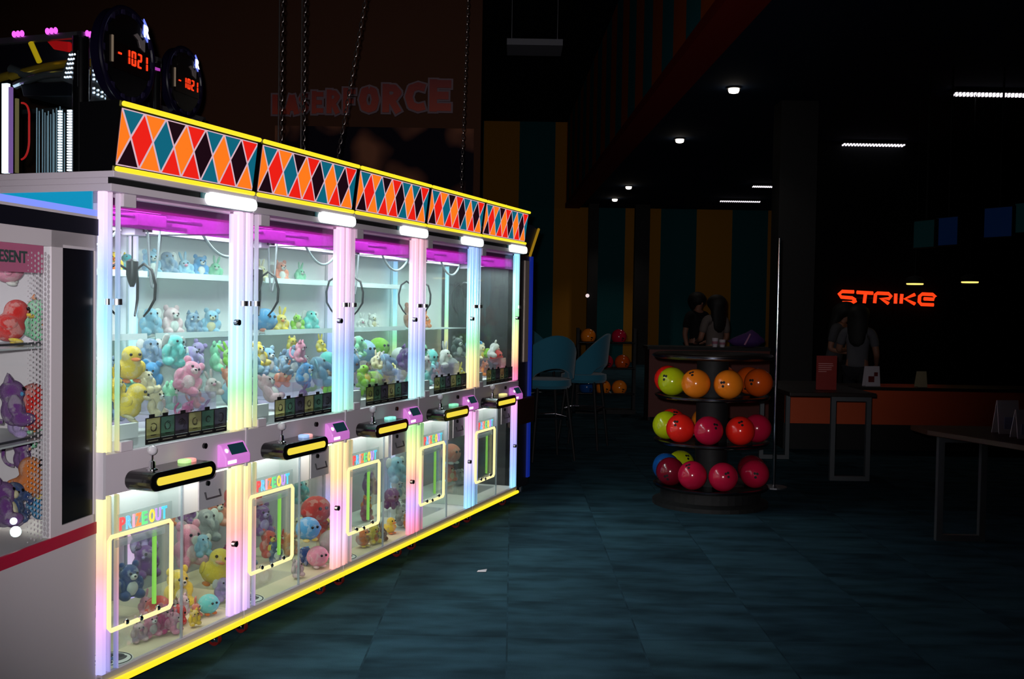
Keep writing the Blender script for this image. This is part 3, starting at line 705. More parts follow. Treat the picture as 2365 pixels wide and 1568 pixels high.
# glowing sheet stands in for the cyan-lit interior behind the nearest machine's side
sp_ = obj('side_glow_sheet', MB().box(.002, .008, .05, MD-.03, 1.80, 1.885), glow('cyan_side_glow', (0,150,196), .9), claw[0])
obj('side_light_strip', MB().box(-.004, .004, .05, MD, 1.782, 1.80), glow('blue_side_strip', (110,150,255), 1.0), claw[0])

# ---- what is in them
G = lambda i: 'plush heap in the %s claw machine' % NTH[i]
WU = lambda i: 'in window heap of %s claw machine' % NTH[i]
WS = lambda i, lev: 'on %s shelf of %s claw machine' % (lev, NTH[i])
WL = lambda i: 'in base of %s claw machine' % NTH[i]
def P(s): return [tuple(t.split('/')) for t in s.split()]
def sp(plan):  # 'bear:pale_blue:white' -> tuple
    return [tuple(a.replace('_', ' ') for a in t.split(':')) for t in plan.split()]
av = ((.47, .765, .045, .365, 1.112),)
fx = []
def feature(i, kd, c, a, x, y, z, r, where, yaw=0, tilt=0, roll=0, extra=''):
    want(kd, c, a, row(MW*i+x, y, z), r, where, G(i), ROW_ROT+yaw, tilt, roll, extra); fx.append((x, y, z, r))
def ray_row(px, py, y):
    """where the sight line through a pixel meets the row's plane at depth y -> (metres along the row, height)"""
    d = _fw + _rt*((px-1182.5)/F_PX) - _up*((py-784)/F_PX); c = Vector((0, 0, CAM_H)); q = ROW_O + ROW_B*y
    t = (q-c).dot(ROW_B)/d.dot(ROW_B); p = c + d*t
    return (p-ROW_O).dot(ROW_A), p.z
FXS = [[] for _ in range(5)]; FXL = [[] for _ in range(5)]
def feat(kd, c, a, px, py, y, r, yaw=-.3, tilt=0, roll=0, low=False):
    if y is None:
        y = .04
        while y < .60 and ray_row(px, py, y)[1] > (.134 if low else .976) + r*.95: y += .004
    y = max(y, .025 + r*.85)
    x, z = ray_row(px, py, y); i = max(0, min(4, int(x // MW))); lx = min(max(x-MW*i, .035+r*.8), MW-.03-r*.8)
    z = max(z, (.134 if low else .976)+r*.92)
    want(kd, c, a, row(MW*i+lx, y, z), r, (WL if low else WU)(i), G(i), ROW_ROT+yaw, tilt, roll); (FXL if low else FXS)[i].append((lx, y, z, r))
for f in (('duck','yellow','orange',300,838,.16,.082,-.5,.2), ('bunny','cream','white',335,872,.13,.078,.2,-.3), ('duck','yellow','cream',300,925,.11,.085,.4,.3,.4), ('bear','cream','white',362,925,.12,.07,.1), ('bunny','yellow','cream',268,885,.12,.07,0),
          ('bear','pink','pale pink',438,868,.20,.092,-.6,-.2,.5), ('bunny','pale pink','pink',487,885,.24,.07,-.4,0,-.3), ('bear','mint green','white',395,912,.25,.07,.3), ('cat','magenta','pink',425,945,.16,.062,.3,.6), ('bunny','purple','magenta',470,945,.16,.055,.3,.6),
          ('elephant','blue grey','white',350,815,.38,.075), ('bear','pale blue','white',400,818,.42,.075), ('elephant','lilac','white',445,835,.42,.085,.5), ('bear','mint green','cream',505,822,.46,.085,.2),
          ('bear','pale pink','white',622,895,.16,.085,.2,-.5), ('bunny','salmon','cream',655,860,.24,.08,-.4,.5), ('bear','blue grey','white',690,832,.26,.085,-.3,.2,-.3), ('elephant','blue grey','pale blue',740,858,.20,.10,.6,-.3), ('bear','sky blue','white',705,862,.16,.075,-.2,0,.6), ('bunny','purple','pink',700,908,.14,.06,0,.4), ('cat','yellow','orange',672,795,.42,.06), ('bunny','yellow','cream',740,792,.46,.06), ('bear','pale blue','white',620,830,.34,.08),
          ('dinosaur','lime green','yellow',835,868,.14,.085,-.2,-.4), ('blob','lime green','yellow',862,888,.12,.075,.2), ('octopus','lime green','cream',846,900,.12,.06), ('blob','pale blue','white',842,812,.30,.08), ('blob','lime green','white',876,804,.36,.075), ('bear','white','pink',888,830,.22,.065,0,.5), ('elephant','blue grey','pale blue',898,842,.14,.082,.5,-.3), ('cat','purple','lilac',932,826,.16,.10,-.4,0,.35),
          ('bear','aqua','white',996,862,.14,.085), ('octopus','aqua','white',1002,828,.28,.08), ('bunny','white','pale pink',1028,818,.16,.10,-.2), ('bear','dark grey','white',1058,800,.26,.085,-.5), ('blob','grey','white',1050,845,.14,.07), ('dinosaur','yellow','lime green',1088,812,.26,.08),
          ('octopus','sky blue','orange',1128,782,.34,.075), ('dinosaur','sky blue','orange',1146,795,.30,.06), ('bear','white','red',1163,808,.16,.085,.3,.3,.6), ('blob','red','white',1145,824,.15,.065), ('bear','cream','yellow',1112,812,.26,.075), ('cat','orange','cream',1118,850,.13,.07), ('bear','red','pink',1160,850,.12,.06), ('blob','lime green','yellow',1182,812,.22,.05)):
    feat(*f)
piles = ['bear:blue_grey:white bunny:pale_blue:white elephant:blue_grey:lilac bunny:lilac:white cat:pale_blue:white elephant:pale_blue:pink bunny:aqua:white bear:blue_grey:cream cat:lilac:white bear:white:pink bear:sky_blue:white cat:aqua:white bunny:mint_green:white bear:lilac:white bunny:sky_blue:white elephant:mint_green:white cat:blue_grey:white bear:aqua:white cat:white:pink elephant:aqua:white',
  'bunny:pale_blue:white blob:pale_blue:orange cat:pale_pink:salmon bear:salmon:cream elephant:blue_grey:white cat:blue_grey:white bunny:pale_pink:yellow octopus:pale_blue:white elephant:pale_blue:white bear:yellow:cream bunny:lime_green:white cat:salmon:cream bunny:blue_grey:white bunny:navy_blue:white cat:pink:white elephant:lilac:white bear:lilac:white bunny:white:pink',
  'octopus:lime_green:yellow bear:lime_green:white blob:aqua:white bear:red:cream cat:brown:cream blob:sky_blue:white bunny:cream:white octopus:aqua:white bunny:white:pink cat:grey:white bear:orange:cream cat:lime_green:white elephant:mint_green:white bear:pale_blue:white',
  'bunny:aqua:white bear:grey:white bear:yellow:cream bunny:grey:white dinosaur:aqua:cream bear:white:cream cat:yellow:white octopus:mint_green:white bunny:brown:cream blob:white:pink cat:white:pink',
  'bunny:yellow:white bear:orange:cream bunny:red:pink blob:yellow:orange cat:cream:orange']
for i, plan in enumerate(piles):
    pile(i, .976, .06, .84, .07, .58, sp(plan), WU(i), G(i), FXS[i], av if i != 0 else av, seed=5+i, rmin=.06, rmax=.078)
# shelves: z of the shelf tops 1.325 and 1.605
def shelf(lev, items):
    z = {'upper': 1.605, 'lower': 1.325}[lev]
    for k, (kd, c, a, px, r) in enumerate(items):
        x, _ = ray_row(px, 700, .567); i = int(x // MW); R = random.Random(px)
        want(kd, c, a, row(x, .567, z+r*.95), r, WS(i, lev), 'plush toys on the %s shelf of the %s claw machine' % (lev, NTH[i]), ROW_ROT+R.uniform(-.5, .1)-.3, R.uniform(-.1, .1), R.uniform(-.15, .15))
shelf('upper', [('bear','yellow','orange',262,.06), ('dinosaur','teal','yellow',288,.06), ('bear','pale blue','white',348,.07), ('elephant','blue grey','white',388,.068), ('bunny','pale blue','pink',425,.07), ('bear','sky blue','white',462,.066), ('bunny','mint green','white',497,.066),
                ('bunny','cream','yellow',602,.068), ('bear','salmon','white',648,.07), ('bunny','mint green','white',692,.068)])
shelf('lower', [('elephant','pale blue','white',350,.075), ('bear','pale pink','white',398,.082), ('cat','blue grey','white',443,.072), ('bear','pale blue','cream',488,.074),
                ('blob','sky blue','salmon',612,.075), ('bunny','yellow','orange',650,.08), ('dinosaur','lime green','cream',685,.065), ('elephant','aqua','white',720,.07), ('bunny','white','pink',835,.06), ('bear','white','cream',862,.06)])
for (kd, c, a, px, py, r) in (('bear','salmon','pale pink',950,722,.10), ('bunny','orange','cream',982,728,.075)):
    x, z = ray_row(px, py, .52); want(kd, c, a, row(x, .52, 1.325+r*.95), r, WS(4, 'lower'), 'plush toys on the lower shelf of the last claw machine', ROW_ROT-.3)
obj('shelf', MB().box(.03, MW-.03, .42, MD-.026, 1.319, 1.325), mat('shelf_acrylic', (206,214,214), .3), claw[4])
# bases
for f in (('bear','pink','pale pink',438,1255,.40,.12,-.3), ('duck','yellow','orange',490,1312,.22,.10,-.9,0,.3), ('bear','yellow','cream',425,1350,.26,.10,-.3), ('elephant','grey','white',478,1215,.46,.095), ('elephant','lilac','white',508,1385,.16,.062), ('bunny','salmon','yellow',452,1412,.12,.052,.4), ('blob','aqua','orange',482,1418,.10,.05), ('cat','yellow','orange',446,1440,.055,.045), ('bear','pale pink','white',425,1395,.14,.05,.2),
          ('bear','pink','white',350,1440,None,.06), ('bear','magenta','pink',385,1425,None,.07), ('blob','red','white',365,1405,None,.06), ('bunny','pale pink','pink',320,1450,None,.06), ('bear','navy blue','white',300,1340,.38,.09), ('bear','pink','cream',405,1440,None,.052,.3), ('cat','brown','cream',398,1400,.22,.05), ('octopus','red','white',412,1418,None,.05), ('bunny','pink','white',335,1425,.36,.06), ('elephant','pale blue','white',470,1260,.3,.06), ('bear','salmon','white',500,1180,.5,.09), ('cat','purple','lilac',330,1290,.42,.10), ('octopus','lilac','white',350,1230,.45,.09),
          ('blob','red','red',722,1182,.22,.088,-.5), ('bear','red','orange',748,1222,.26,.078,.4), ('blob','sky blue','yellow',712,1222,.14,.07,-.4), ('blob','pale pink','pink',746,1258,.12,.068,-.4), ('blob','pink','pale pink',734,1306,.09,.062,-.4), ('octopus','navy blue','sky blue',712,1285,.18,.055), ('cat','pale pink','pink',683,1332,.09,.058), ('bear','navy blue','white',635,1322,.35,.065), ('bear','purple','lilac',612,1195,.42,.095), ('bear','red','yellow',622,1252,.38,.085), ('elephant','teal','white',695,1135,.44,.08), ('bear','orange','cream',668,1255,.37,.07),
          ('elephant','pale blue','white',918,1085,.36,.10,-.3), ('octopus','purple','lilac',905,1150,.22,.075), ('bear','grey','white',926,1190,.14,.07), ('bear','white','pale blue',918,1128,.40,.085), ('bear','orange','yellow',930,1228,.09,.05), ('duck','yellow','orange',900,1235,.12,.055), ('bear','yellow','orange',865,1232,None,.065), ('duck','orange','yellow',838,1240,None,.06), ('cat','purple','pink',850,1115,.40,.09), ('bunny','brown','cream',880,1225,None,.065), ('bunny','magenta','pink',845,1175,.42,.08),
          ('blob','salmon','white',1042,1048,.42,.085), ('bear','salmon','cream',1040,1090,.44,.08), ('elephant','grey','white',1062,1105,.40,.07), ('dinosaur','lime green','yellow',1160,1066,.52,.08)):
    feat(*f, low=True)
plans = ['bear:grey:white bunny:lilac:white cat:salmon:white bear:teal:white bunny:pink:white bear:purple:lilac elephant:navy_blue:white cat:magenta:pink',
         'bear:blue_grey:white cat:magenta:pink bear:brown:cream octopus:red:white bunny:purple:pink cat:orange:yellow bunny:red:white', 'bear:orange:cream octopus:orange:yellow bunny:red:white cat:yellow:orange duck:cream:orange bear:brown:cream', 'bunny:grey:white bear:orange:cream']
for i, plan in enumerate(plans): pile(i, .134, .05, .85, .33, .62, sp(plan), WL(i), G(i), FXL[i], seed=20+i, rmin=.055, rmax=.075)

# ================================================================== WHITE PRIZE CABINET (left edge)
CDIR = Vector((0.1428, 0.98975, 0)); CROT = math.atan2(CDIR.y, CDIR.x); CB = Vector((-CDIR.y, CDIR.x, 0))
CW = 1.30
CO = Vector((-1.488, 3.835, 0)) - CDIR * CW          # local x runs away from the camera along its face
def cabx(px):                                        # picture column -> metres along the face
    d = at(px, 900, 1.0); k = d.x / d.y
    t = (CO.x - k*CO.y) / (k*CDIR.y - CDIR.x); return t
def cabz(px, py):
    x = cabx(px); Y = CO.y + CDIR.y * x; return at(px, py, Y).z
pc = thing('prize_cabinet', 'white prize cabinet with dotted window and dark panel at the left edge', 'prize cabinet', CO, CROT)
XP0, XP1 = cabx(144), cabx(229)       # dark panel
XW = cabx(118)                        # right edge of the window
zr1, zr0 = cabz(200, 1213), cabz(200, 1240)
zt0, zt1 = cabz(150, 535), cabz(150, 495)
CAB_W = mat('cabinet_white', (222, 211, 217), 0.45)
b = MB().box(0, CW, 0, .5, .02, zr0)                                    # plinth
b.box(XW, XP0-.002, 0, .5, zr1, zt0).box(XP0-.002, CW, 0, .5, cabz(190, 1193), zt0-.045+.045).box(0, XW, 0, .5, cabz(60, 1262)*0+zr1, zr1+.02)
obj('body', MB().box(0, CW, .0, .5, .02, zr0).box(XW, XP0, 0, .03, zr1, zt0).box(XP0, CW-.004, 0, .012, zr1, zr1+.03).box(XP0, CW-.004, 0, .012, zt0-.045, zt0).box(CW-.012, CW, 0, .5, zr1, zt0).box(0, CW, .0, .5, zt0-.055, zt0).box(0, CW, .46, .5, zr1, zt0-.055).box(0, .03, 0, .46, zr1, zt0-.055), CAB_W, pc)
obj('red_band', MB().box(0, CW, -.004, .004, zr0, zr1), mat('crimson_band', (196, 12, 62), 0.4), pc)
rbw = MB()
for k in range(9): rbw.box(CW-.62-.018*k*2.1, CW-.62-.018*k*2.1+.022, -.005, -.003, zr0+.018, zr0+.030)
obj('dark_panel', MB().box(XP0+.004, CW-.014, .004, .012, zr1+.031, zt0-.046), mat('dark_panel_gloss', (10, 10, 16), 0.25), pc)
obj('top_band', MB().box(0, CW, -.006, .5, zt0, zt1), mat('navy_black_band', (8, 10, 26), 0.4), pc)
obj('top_light_strip', MB().box(0, CW, -.002, .03, zt1+.010, zt1+.032), glow('blue_violet_strip', (130, 150, 255), 1.0), pc)
obj('top_cap', MB().box(0, CW, -.002, .5, zt1, zt1+.010).box(0, CW, .03, .5, zt1+.01, zt1+.03), CAB_W, pc)
cwin = obj('cabinet_window', MB().box(.03, XW, .004, .008, zr1+.002, zt0-.055), CLEAR, pc)
# white dot border printed on the glass: dots grow towards the frame
db = MB()
zwin0, zwin1 = zr1+.01, zt0-.065
for c in range(7):
    xx = XW - .012 - c*.019; rad = .0088 - c*.0010
    n = int((zwin1-zwin0)/.0165)
    for k in range(n):
        z = zwin0 + (k+.5*(c % 2)+.25)*.0165
        db.add([(xx+rad*math.cos(q*PI/3), .0030, z+rad*math.sin(q*PI/3)) for q in range(6)], [(0,1,2,3,4,5)])
obj('dot_border', db, mat('dot_white', (214, 206, 212), .5), cwin)
hz = cabz(60, 585)
hd = obj('header_sign', MB().box(.04, cabx(106), .010, .014, cabz(50, 628), cabz(50, 556)), mat('pink_header', (226, 120, 160), .5), pc)
hm = text_mesh('PRESENT', .052, .001, .0012); hm.materials.clear(); hm.materials.append(mat('header_letter', (70, 84, 84), .5))
ho = obj('lettering', hm, [mat('header_letter', (70, 84, 84), .5)], hd)
hw = max(v.co.x for v in hm.vertices); ho.location = (cabx(66)-hw, .006, hz-.03); ho.rotation_euler = (PI/2, 0, 0)
obj('inner_back', MB().box(.03, CW-.012, .44, .46, zr1+.02, zt0-.055).box(XP0, CW-.02, .014, .02, zr1, zt0-.05), WHITE, pc)
SHZ = [zr1+.025, zr1+.33, zr1+.64]
for z in SHZ[1:]:
    obj('wire_tray', MB().tube([(x_, .04, z+.012) for x_ in (.05, CW-.05)], .004, 6), mat('dark_wire', (60, 60, 66), .4), pc)
    obj('tray', MB().box(.04, CW-.03, .04, .42, z-.006, z), mat('pale_tray', (214,216,220), .4), pc)
obj('inner_light', MB().box(.05, XW-.04, .12, .36, zt0-.066, zt0-.058), glow('cabinet_lamp', (240, 244, 255), 1.6), pc)
obj('sparkle_lamp', MB().ball((cabx(70), .05, zr1+.045), .018, 10, 7).ball((cabx(78), .07, zr1+.075), .012, 10, 7).ball((cabx(6), .05, zr1+.05), .02, 10, 7), glow('white_lamp_bulb', (230, 250, 250), 2.0), pc)
def cab_toy(kd, c, a, px, z, r, y, where, yaw=0):
    k = at(px, 900, 1.0).x; O2 = CO + CB*y
    x = min(CW-.03-r, (O2.x - k*O2.y) / (k*CDIR.y - CDIR.x)); Pp = CO + CDIR*x + CB*y + Vector((0,0,z)); want(kd, c, a, Pp, r, where, 'plush toys in the white prize cabinet', CROT+yaw, random.Random(px).uniform(-.2,.2), random.Random(px+1).uniform(-.3,.3))
lv = ['on bottom of white prize cabinet', 'on middle tray of white prize cabinet', 'on top tray of white prize cabinet']
for kd, c, a, px, dz, r, L in (('dinosaur','mint green','orange',70,.10,.095,2), ('duck','red','yellow',22,.08,.085,2), ('cat','orange','cream',92,.06,.062,2), ('blob','pink','white',20,.26,.06,2),
      ('cat','purple','sky blue',18,.13,.11,1), ('duck','red','mint green',72,.09,.095,1), ('bear','lilac','white',42,.06,.062,1),
      ('bear','purple','cream',14,.10,.095,0), ('duck','orange','yellow',66,.16,.085,0), ('elephant','navy blue','orange',40,.09,.08,0), ('bunny','sky blue','purple',86,.10,.09,0), ('duck','red','orange',96,.06,.06,0), ('cat','purple','orange',44,.24,.085,0), ('dinosaur','mint green','orange',70,.32,.08,0)):
    cab_toy(kd, c, a, px, SHZ[L]+max(dz, r), r, .13 if dz < .2 else .21, lv[L], .5)
flush_toys()

# ================================================================== COIN PUSHERS (rear left)
LEDW = glow('white_diode_strip', (226, 240, 255), 1.6)
PURP = glow('purple_spot', (240, 90, 240), 1.5)
GOLD = mat('gold_mirror', (196, 160, 50), .25, .6)
SILV = mat('silver_mirror', (190, 200, 210), .15, .9)
RED7 = glow('red_digit', (255, 56, 20), 1.4)
SEG = {'0':'abcdef','1':'bc','2':'abged','-':'g'}
def digits(txt, h):
    b = MB(); w_ = h*.5; t = h*.12; x = 0
    for ch in txt:
        for s in SEG[ch]:
            X0, X1, Z0, Z1 = {'a':(t*.6,w_-t*.6,h-t,h),'g':(t*.6,w_-t*.6,h/2-t/2,h/2+t/2),'d':(t*.6,w_-t*.6,0,t),'b':(w_-t,w_,h/2+t*.3,h-t*.3),'c':(w_-t,w_,t*.3,h/2-t*.3),'f':(0,t,h/2+t*.3,h-t*.3),'e':(0,t,t*.3,h/2-t*.3)}[s]
            b.box(x+X0, x+X1, -.004, 0, Z0, Z1)
        x += w_*1.5 if ch != '-' else w_*1.9
    return b, x
def pusher(origin, label, disc_label, px_disc, Yd, detailed):
    """tall machine seen over the row: its near corner post stands at origin; x along the row, y to the rear left"""
    r = thing('coin_pusher', label, 'arcade machine', origin, ROW_ROT)
    H = 2.835; Wd = .62; Dd = 1.25
    obj('cabinet_body', MB().box(0, Wd, 0, Dd, 0, 2.02), BLACK, r)
    obj('deck', MB().box(-.03, Wd+.03, -.03, Dd, 2.02, 2.09), BLACKM, r, bevel=.01)
    for (x, y, q) in ((-.005, -.005, .042), (Wd-.05, -.005, .03), (-.005, Dd-.05, .03)):
        obj('post', MB().cyl((x+q, y+q, 2.09), (x+q, y+q, H-.02), q, 20), BLACK, r, True)
    obj('canopy_frame', MB().box(0, Wd, 0, .03, H-.03, H).box(0, .03, 0, Dd, H-.03, H).box(Wd-.03, Wd, 0, Dd, H-.03, H), STEEL, r)
    obj('canopy_roof', MB().box(.03, Wd-.03, .03, Dd, H-.02, H-.01), mat('dark_canopy_roof', (30, 16, 40), .4), r)
    for k in range(5 if detailed else 0):
        for c in range(3):
            obj('purple_spot', MB().ball((-.004, .185+.215*k-.026*(c-1), H+.012), (.012,.010,.017), 10, 7), PURP, r)
    for c in range(3): obj('purple_spot', MB().ball((.035+.022*c, -.004, H-.004), (.010,.010,.016), 10, 7), PURP, r)
    obj('magenta_edge', MB().box(.10, Wd-.02, -.006, 0, H-.075, H-.06), glow('magenta_edge_glow', (190,70,190), .8), r)
    # interior
    obj('inner_shelf', MB().prism([(.05, 2.52), (.40, 2.535), (.42, 2.60), (.12, 2.60), (.05, 2.55)], 'x', .03, .45), mat('dark_navy_shelf', (8, 12, 22), .4), r, bevel=.006)
    arch = MB().tube(bez((.10, .02, 2.70), (.10, .25, 2.72), (.10, .55, 2.66), 14), .022, 10).tube(bez((.14, .04, 2.66), (.14, .25, 2.70), (.14, .36, 2.56), 14), .018, 10).tube(bez((.12, .30, 2.66), (.12, .40, 2.72), (.12, .75, 2.64), 14), .022, 10)
    obj('gold_arch', arch, GOLD, r, True)
    obj('yellow_strut', MB().tube([(.01, .33, 2.80), (.01, .275, 2.70)], .014, 8), glow('yellow_lit_plastic', (200,170,20), .45, (220,190,30)), r)
    obj('red_blade', MB().prism([(.12, 2.80), (.27, 2.82), (.22, 2.77), (.08, 2.74)], 'x', .05, .06), glow('red_lit_plastic', (170,14,20), .4, (210,30,30)), r)
    ch = MB().tube(bez((.06, .06, 2.62), (.06, .25, 2.68), (.06, .48, 2.60), 14), .020, 10).tube(bez((.10, .10, 2.64), (.10, .3, 2.60), (.10, .55, 2.70), 14), .024, 10)
    obj('chrome_rail', ch, SILV, r, True)
    fin = obj('mirror_fin', MB().prism([(.02, 2.74), (.065, 2.74), (.135, 2.60), (.02, 2.56)], 'x', -.002, .004), SILV, r)
    dm = MB()
    for a in range(6):
        for c in range(3): dm.ball((-.006, .036+.016*c+.006*a, 2.72-.022*a), (.004,.0055,.0055), 6, 4)
    obj('diode_panel', dm, LEDW, fin)
    fp = obj('front_mirror', MB().box(.085, .40, .010, .016, 2.42, 2.74), SILV, r)
    dm = MB()
    for zz, nn in ((2.66, 3), (2.57, 2), (2.49, 3)):
        for a in range(nn):
            for c in range(9): dm.ball((.10+.030*c, .006, zz-.022*a-.004*c), (.006,.004,.006), 6, 4)
    obj('diode_panel', dm, LEDW, fp)
    st = MB()
    for k in range(26): st.box(-.006, .010, .058, .084, 2.10+.0135*k, 2.108+.0135*k)
    obj('diode_column', st, LEDW, r)
    st = MB()
    for k in range(26): st.box(-.006, .008, .124, .142, 2.10+.0135*k, 2.108+.0135*k)
    obj('diode_column', st, LEDW, r)
    obj('light_bar', MB().box(-.006, .014,   .468, .505, 2.14, 2.60), LEDW, r)
    obj('violet_edge', MB().box(-.004, .012,   .446, .462, 2.14, 2.58), glow('violet_edge_glow', (150,110,190), .6), r)
    obj('tan_edge', MB().box(-.004, .012,   .408, .420, 2.14, 2.52), glow('tan_edge_glow', (130,120,80), .5), r)
    obj('red_wire', MB().tube(bez((.02, .40, 2.50), (.02, .355, 2.50), (.02, .35, 2.44), 8) + bez((.02, .35, 2.30), (.02, .355, 2.22), (.02, .40, 2.21), 8), .005, 8), glow('red_neon_wire', (200,30,30), .6), r, True)
    cu = MB()
    for k in range(14): cu.box(.06+.03*(k % 3), .066+.03*(k % 3), .19+.0125*k, .1925+.0125*k, 2.10, 2.48-.01*(k % 4))
    obj('tinsel_curtain', cu, glow('tinsel', (70,110,130), .35, (170,190,200)), r)
    obj('canopy_pane', MB().box(-.010, -.007, .08, Dd-.06, 2.10, H-.04).box(.09, Wd-.05, -.006, -.003, 2.10, H-.04), CLEAR, r)
    # round score board in front
    cpt = at(px_disc[0], px_disc[1], Yd)
    loc = r.matrix_world
    rel = cpt - Vector(origin); lx, ly, lz = rel.dot(ROW_A), rel.dot(ROW_B), rel.z + origin[2]
    R_ = px_disc[2] / F_PX * Yd
    dd = thing('score_board', disc_label, 'score display', cpt, ROW_ROT + .135)
    obj('rim', MB().tube([(0, .05, 0), (0, .0, 0)], R_, 48).tube([(R_*math.cos(q*PI/24), -.004, R_*math.sin(q*PI/24)) for q in range(48)], .012, 8, closed=True), mat('indigo_rim', (14, 9, 34), .3), dd, True)
    obj('face', MB().tube([(0, -.001, 0), (0, -.010, 0)], R_*.86, 48), BLACK, dd, True)
    for k in range(14):
        a = k*2*PI/14; ring = MB().box(R_*.93*math.cos(a)-.012, R_*.93*math.cos(a)+.012, -.012, -.004, R_*.93*math.sin(a)-.016, R_*.93*math.sin(a)+.016)
        obj('rim_mark', ring, mat('dim_violet_mark', (36, 30, 60), .4), dd)
    dsp = obj('digit_window', MB().box(-R_*.62, R_*.78, -.016, -.010, -R_*.36, R_*.20), mat('digit_window_black', (14, 4, 4), .2), dd)
    gx = -R_*.46
    for ch_ in '-1021':
        dg, adv = digits(ch_, R_*.31); q = obj('digit', dg, RED7, dsp); q.location = (gx, -.016, -R_*.18); gx += adv
    obj('window_side', MB().box(-R_*.66, -R_*.61, -.017, -.012, -R_*.25, R_*.30), glow('dim_cream_strip', (150,130,110), .5), dd)
    obj('emblem', MB().prism([(R_*.42, R_*.28), (R_*.60, R_*.22), (R_*.60, R_*.50), (R_*.50, R_*.44), (R_*.30, R_*.56), (R_*.18, R_*.50), (R_*.36, R_*.42)], 'y', -.016, -.011), mat('dull_silver_emblem', (150,140,140), .5), dd)
    em = MB().prism([(R_*.52, R_*.62), (R_*.72, R_*.46), (R_*.72, R_*.78), (R_*.56, R_*.94)], 'y', -.016, -.011)
    obj('blue_badge', em, glow('blue_badge_glow', (110,130,255), 1.2), dd)
    lm = text_mesh('R', R_*.34, .001, .004); lm.materials.clear(); lo_ = obj('badge_letter', lm, [glow('white_badge_letter', (235,240,255), 1.5)], dd)
    lo_.location = (R_*.53, -.018, R_*.56); lo_.rotation_euler = (PI/2, 0, 0)
    obj('stalk', MB().box(-.05, .05, .03, .08, -cpt.z, -R_*.9), BLACKM, dd)
    return r
o1 = at(187, 390, 5.4); pusher((o1.x, o1.y, 0), 'tall coin pusher machine with purple spot lights at the upper left', 'round black score board reading -1021, the larger one behind the marquee', (293, 130, 107), 5.25, True)
o2 = at(346, 330, 7.3); pusher((o2.x, o2.y, 0), 'second coin pusher machine peeking out between the two round score boards', 'round black score board reading -1021, the smaller one farther back', (425, 190, 77), 7.0, False)

# ================================================================== CABINET BEHIND THE FAR END OF THE ROW
YB = .10
xr_ = ray_row(1225, 800, YB)[0]; cw_ = xr_ - 4.52
r = thing('arcade_cabinet', 'narrow dark cabinet with blue light strip beyond the far end of the claw row', 'arcade machine', row(xr_, YB, 0), ROW_ROT)
lx = lambda px, py: ray_row(px, py, YB)[0] - xr_
zz = lambda px, py: ray_row(px, py, YB)[1]
obj('cabinet_body', MB().box(-cw_, .0, 0, .55, .06, zz(1222,590)), mat('dark_cabinet_side', (30, 28, 34), .5), r)
obj('side_trim', MB().box(lx(1209,700), lx(1218,700), -.012, .0, zz(1213,835), zz(1213,602)), mat('tan_side_trim', (190, 170, 160), .5), r)
obj('blue_light_strip', MB().box(lx(1221,700), lx(1226,700), -.016, .002, .12, zz(1222,592)), glow('deep_blue_strip', (14, 42, 160), .5), r)
xb, zb_, xt_, zt_ = lx(1222,585), zz(1222,585), lx(1242,532), zz(1242,532)
mq = obj('marquee', MB().prism([(xb-cw_*.9, zb_), (xb, zb_), (xt_, zt_), (xt_-.10, zt_+.03), (xb-cw_*.9, zt_+.035)], 'y', .0, .12), mat('navy_marquee_box', (16, 40, 62), .5), r)
obj('base_band', MB().prism([(xb-cw_*.9, zb_+.01), (xb+.01, zb_+.01), (xb+.03, zb_+.07), (xb-cw_*.9, zb_+.07)], 'y', -.004, .0), mat('maroon_band', (70, 22, 22), .5), mq)
obj('light_tube', MB().cyl((xb, -.008, zb_-.02), (xt_, -.008, zt_+.01), .011, 8), glow('dim_yellow_tube', (150, 112, 18), .9), mq)
for (x, y) in ((-cw_+.05, .05), (-.05, .05), (-cw_+.05, .50), (-.05, .50)): obj('foot', MB().cyl((x, y, 0), (x, y, .06), .025, 10), CHROME, r)
obj('control_shelf', MB().box(-cw_+.02, .02, -.04, .0, zz(1215,975), zz(1215,915)), mat('red_orange_art', (46, 20, 15), .5), r, bevel=.01)

# ================================================================== HANGING CHAINS
def chain(p0, p1, label, shiny=True, cord=False):
    n = int((p1-p0).length / .034); b = MB(); d = (p1-p0).normalized(); a = Vector((1,0,0)) if abs(d.x) < .9 else Vector((0,1,0)); u = (a-d*a.dot(d)).normalized(); v = d.cross(u)
    for k in range(n):
        c = p0 + d*(.034*(k+.5)); s, t = (u, v) if k % 2 else (v, u)
        b.tube([c + d*(.022*math.cos(q*PI/4)) + s*(.010*math.sin(q*PI/4)) for q in range(8)], .0035, 5, closed=True)
    if cord: 
        off = Vector((-.018, 0, 0)); b.tube([p0+off, p1+off], .006, 6)
    o = obj('hanging_chain', b, mat('chain_steel', (120, 112, 110), .3, .9), None, True); tag(o, label, 'chain', 'chains hanging from the ceiling behind the marquees')
def ceil_pt(px0, py0, px1, py1, Y, ztop=6.5, zbot=2.0):
    a, b = at(px0, py0, Y), at(px1, py1, Y); d = (a-b)/(a.z-b.z); return a + d*(ztop-a.z), b + d*(zbot-b.z)
chain(*ceil_pt(652, 0, 649, 325, 7.5), 'straight steel chain, leftmost, hanging beside the red lettering sign', cord=True)
chain(*ceil_pt(704, 0, 701, 340, 7.5), 'straight steel chain, second from left, hanging before the red lettering sign', cord=True)
chain(*ceil_pt(843, 0, 780, 362, 7.5), 'slanting steel chain crossing the middle of the red lettering sign')
chain(*ceil_pt(1081, 0, 1065, 440, 9.5), 'thin steel chain hanging to the right of the red lettering sign')

